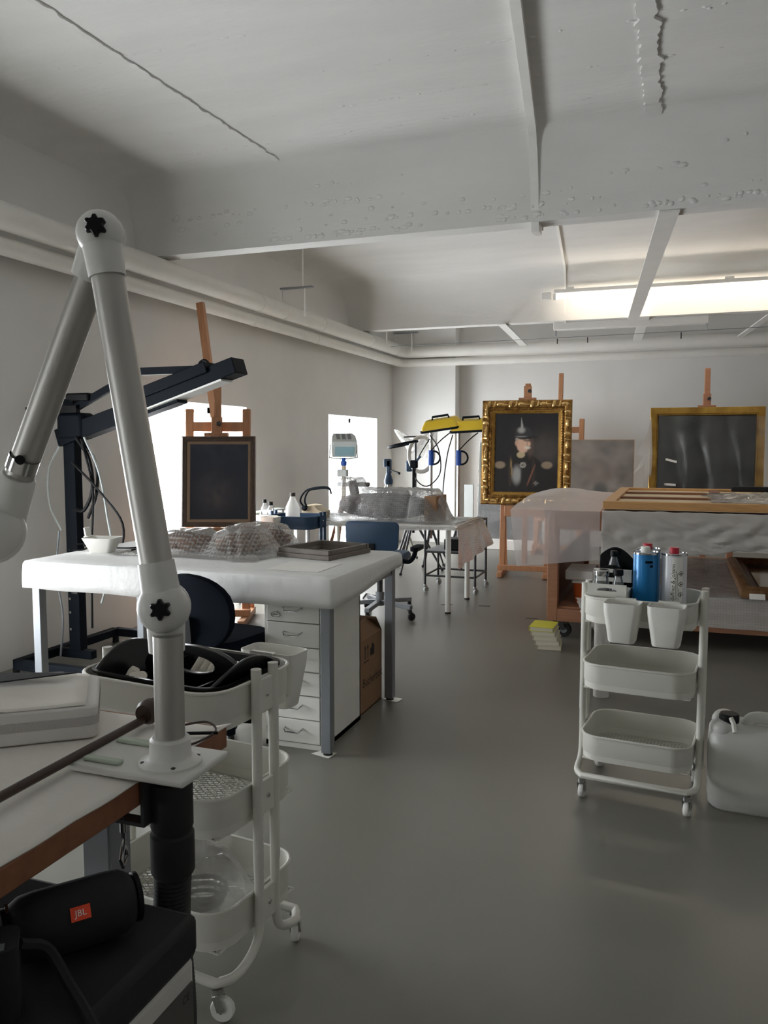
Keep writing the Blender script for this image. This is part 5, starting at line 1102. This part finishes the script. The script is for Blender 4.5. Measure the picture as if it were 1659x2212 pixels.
# on the lower platform
def dk(u, v):                                            # film over the deck, folded down over its front edge
    x = -.24 + 2.2 * u; n = .005 * nz(u * 20, v * 20, 3)
    if v < .12: k = v / .12; return (x, 5.432 + .045 * k + n, .15 + .03 * nz(u * 9, 7) * (1 - k) + .19 * k)
    return (x, 5.48 + 1.85 * (v - .12) / .88, .339 + n)
G().grid(dk, 90, 60).top('bubble_sheet', 'bubble_white', 'bubble wrap sheet over the lower deck of the big table', 'film')
t = thing('mirror_frame', 'worn brown-gold moulded frame lying on the lower deck of the big table', 'picture frame', (1.02, 6.2, .345), R(0))
m = Matrix.Rotation(R(-90), 4, 'X') @ Matrix.Translation((0, 0, -.75))
pframe(1.22, 1.5, [(0, 0), (0, .05), (.02, .065), (.05, .07), (.07, .055), (.10, .045), (.115, .03), (.12, .008)]).xf(Matrix.Rotation(R(-90), 4, 'X') @ Matrix.Translation((0, 0, -.75))).to('frame_moulding', 'frame_oldgold', t, w=False)
G().bb(-.5, .5, -.64, .64, .004, .012).to('panel', 'mirror', t, w=False)
pframe(1.0, 1.28, [(0, .01), (0, .03), (.02, .028), (.025, .01)]).xf(Matrix.Rotation(R(-90), 4, 'X') @ Matrix.Translation((0, 0, -.64))).to('inner_moulding', 'frame_brown', t, w=False)
G().bb(-.2, .15, -.42, -.36, .0125, .022).to('dark_batten', 'black_matt', t, w=False)
G().box((-.52, -.765, .015), (.09, .04, .003), rx=.9).to('paper_tag', 'paper', t, w=False)
G().bb(-.69, -.50, 5.60, 5.95, .375, .44).top('foam_slab', 'foam', 'white foam slab lying on the orange crate under the big table', 'block', bev=.008)
t = thing('orange_crate', 'orange plastic crate with pale lid under the big table', 'crate', (-.57, 5.78, .21)); G().loft([rr(.15, .26, .02, z, 3, -.55, 5.76) for z in (.211,)] + [rr(.18, .30, .02, .36, 3, -.55, 5.76)]).to('crate_body', 'orange', t, bev=.003); G().loft([rr(.20, .32, .02, z, 3, -.55, 5.76) for z in (.355, .374)]).to('crate_lid', 'foam', t)
G().grid(lambda u, v: (-.60 + .30 * u + .05 * v - .1 * v * u + .02 * nz(u * 4, v * 4, 3), 5.425 - .03 * sin(u * 7) * v - .01, .29 - (.24 - .12 * abs(u - .55) * 2) * v), 24, 20).top('bubble_scrap', 'bubble_white', 'bubble wrap scrap hanging from the lower edge of the big table', 'film')
for k in range(5):
    zz = k * .0285; ox = .012 * (4 - k) * .8
    t = thing('book', ['pale book at the bottom of the stack by the big table', 'second book from the bottom of the stack by the big table', 'middle book of the stack by the big table', 'second book from the top of the stack by the big table', 'yellow-covered book on top of the stack by the big table'][k], 'book', (-.77 + ox, 5.21, zz), R(6 - 2 * k), 'books stacked by the big table')
    G().bb(-.072, .072, -.10, .10, .003, .0245).to('pages', 'book_page', t, w=False)
    cv = 'book_yellow' if k == 4 else 'book_page'; G().bb(-.075, .075, -.103, .103, 0, .003).to('cover', cv, t, w=False); G().bb(-.075, .075, -.103, .103, .0245, .0275).to('cover', cv, t, w=False); G().bb(-.078, -.075, -.103, .103, 0, .0275).to('spine', cv, t, w=False)
for i, (x, y, a, lb) in enumerate(((-1.42, 6.35, .2, 'dark tape scrap on the floor right of the far table'), (-1.72, 6.3, .5, 'tape scrap on the floor under the far table'), (-.98, 6.0, .1, 'thin dark scrap on the floor left of the big table'))):
    G().box((x, y, .0012), (.09, .025, .002), rz=a).top('tape_scrap', 'label_grey', lb, 'scrap')
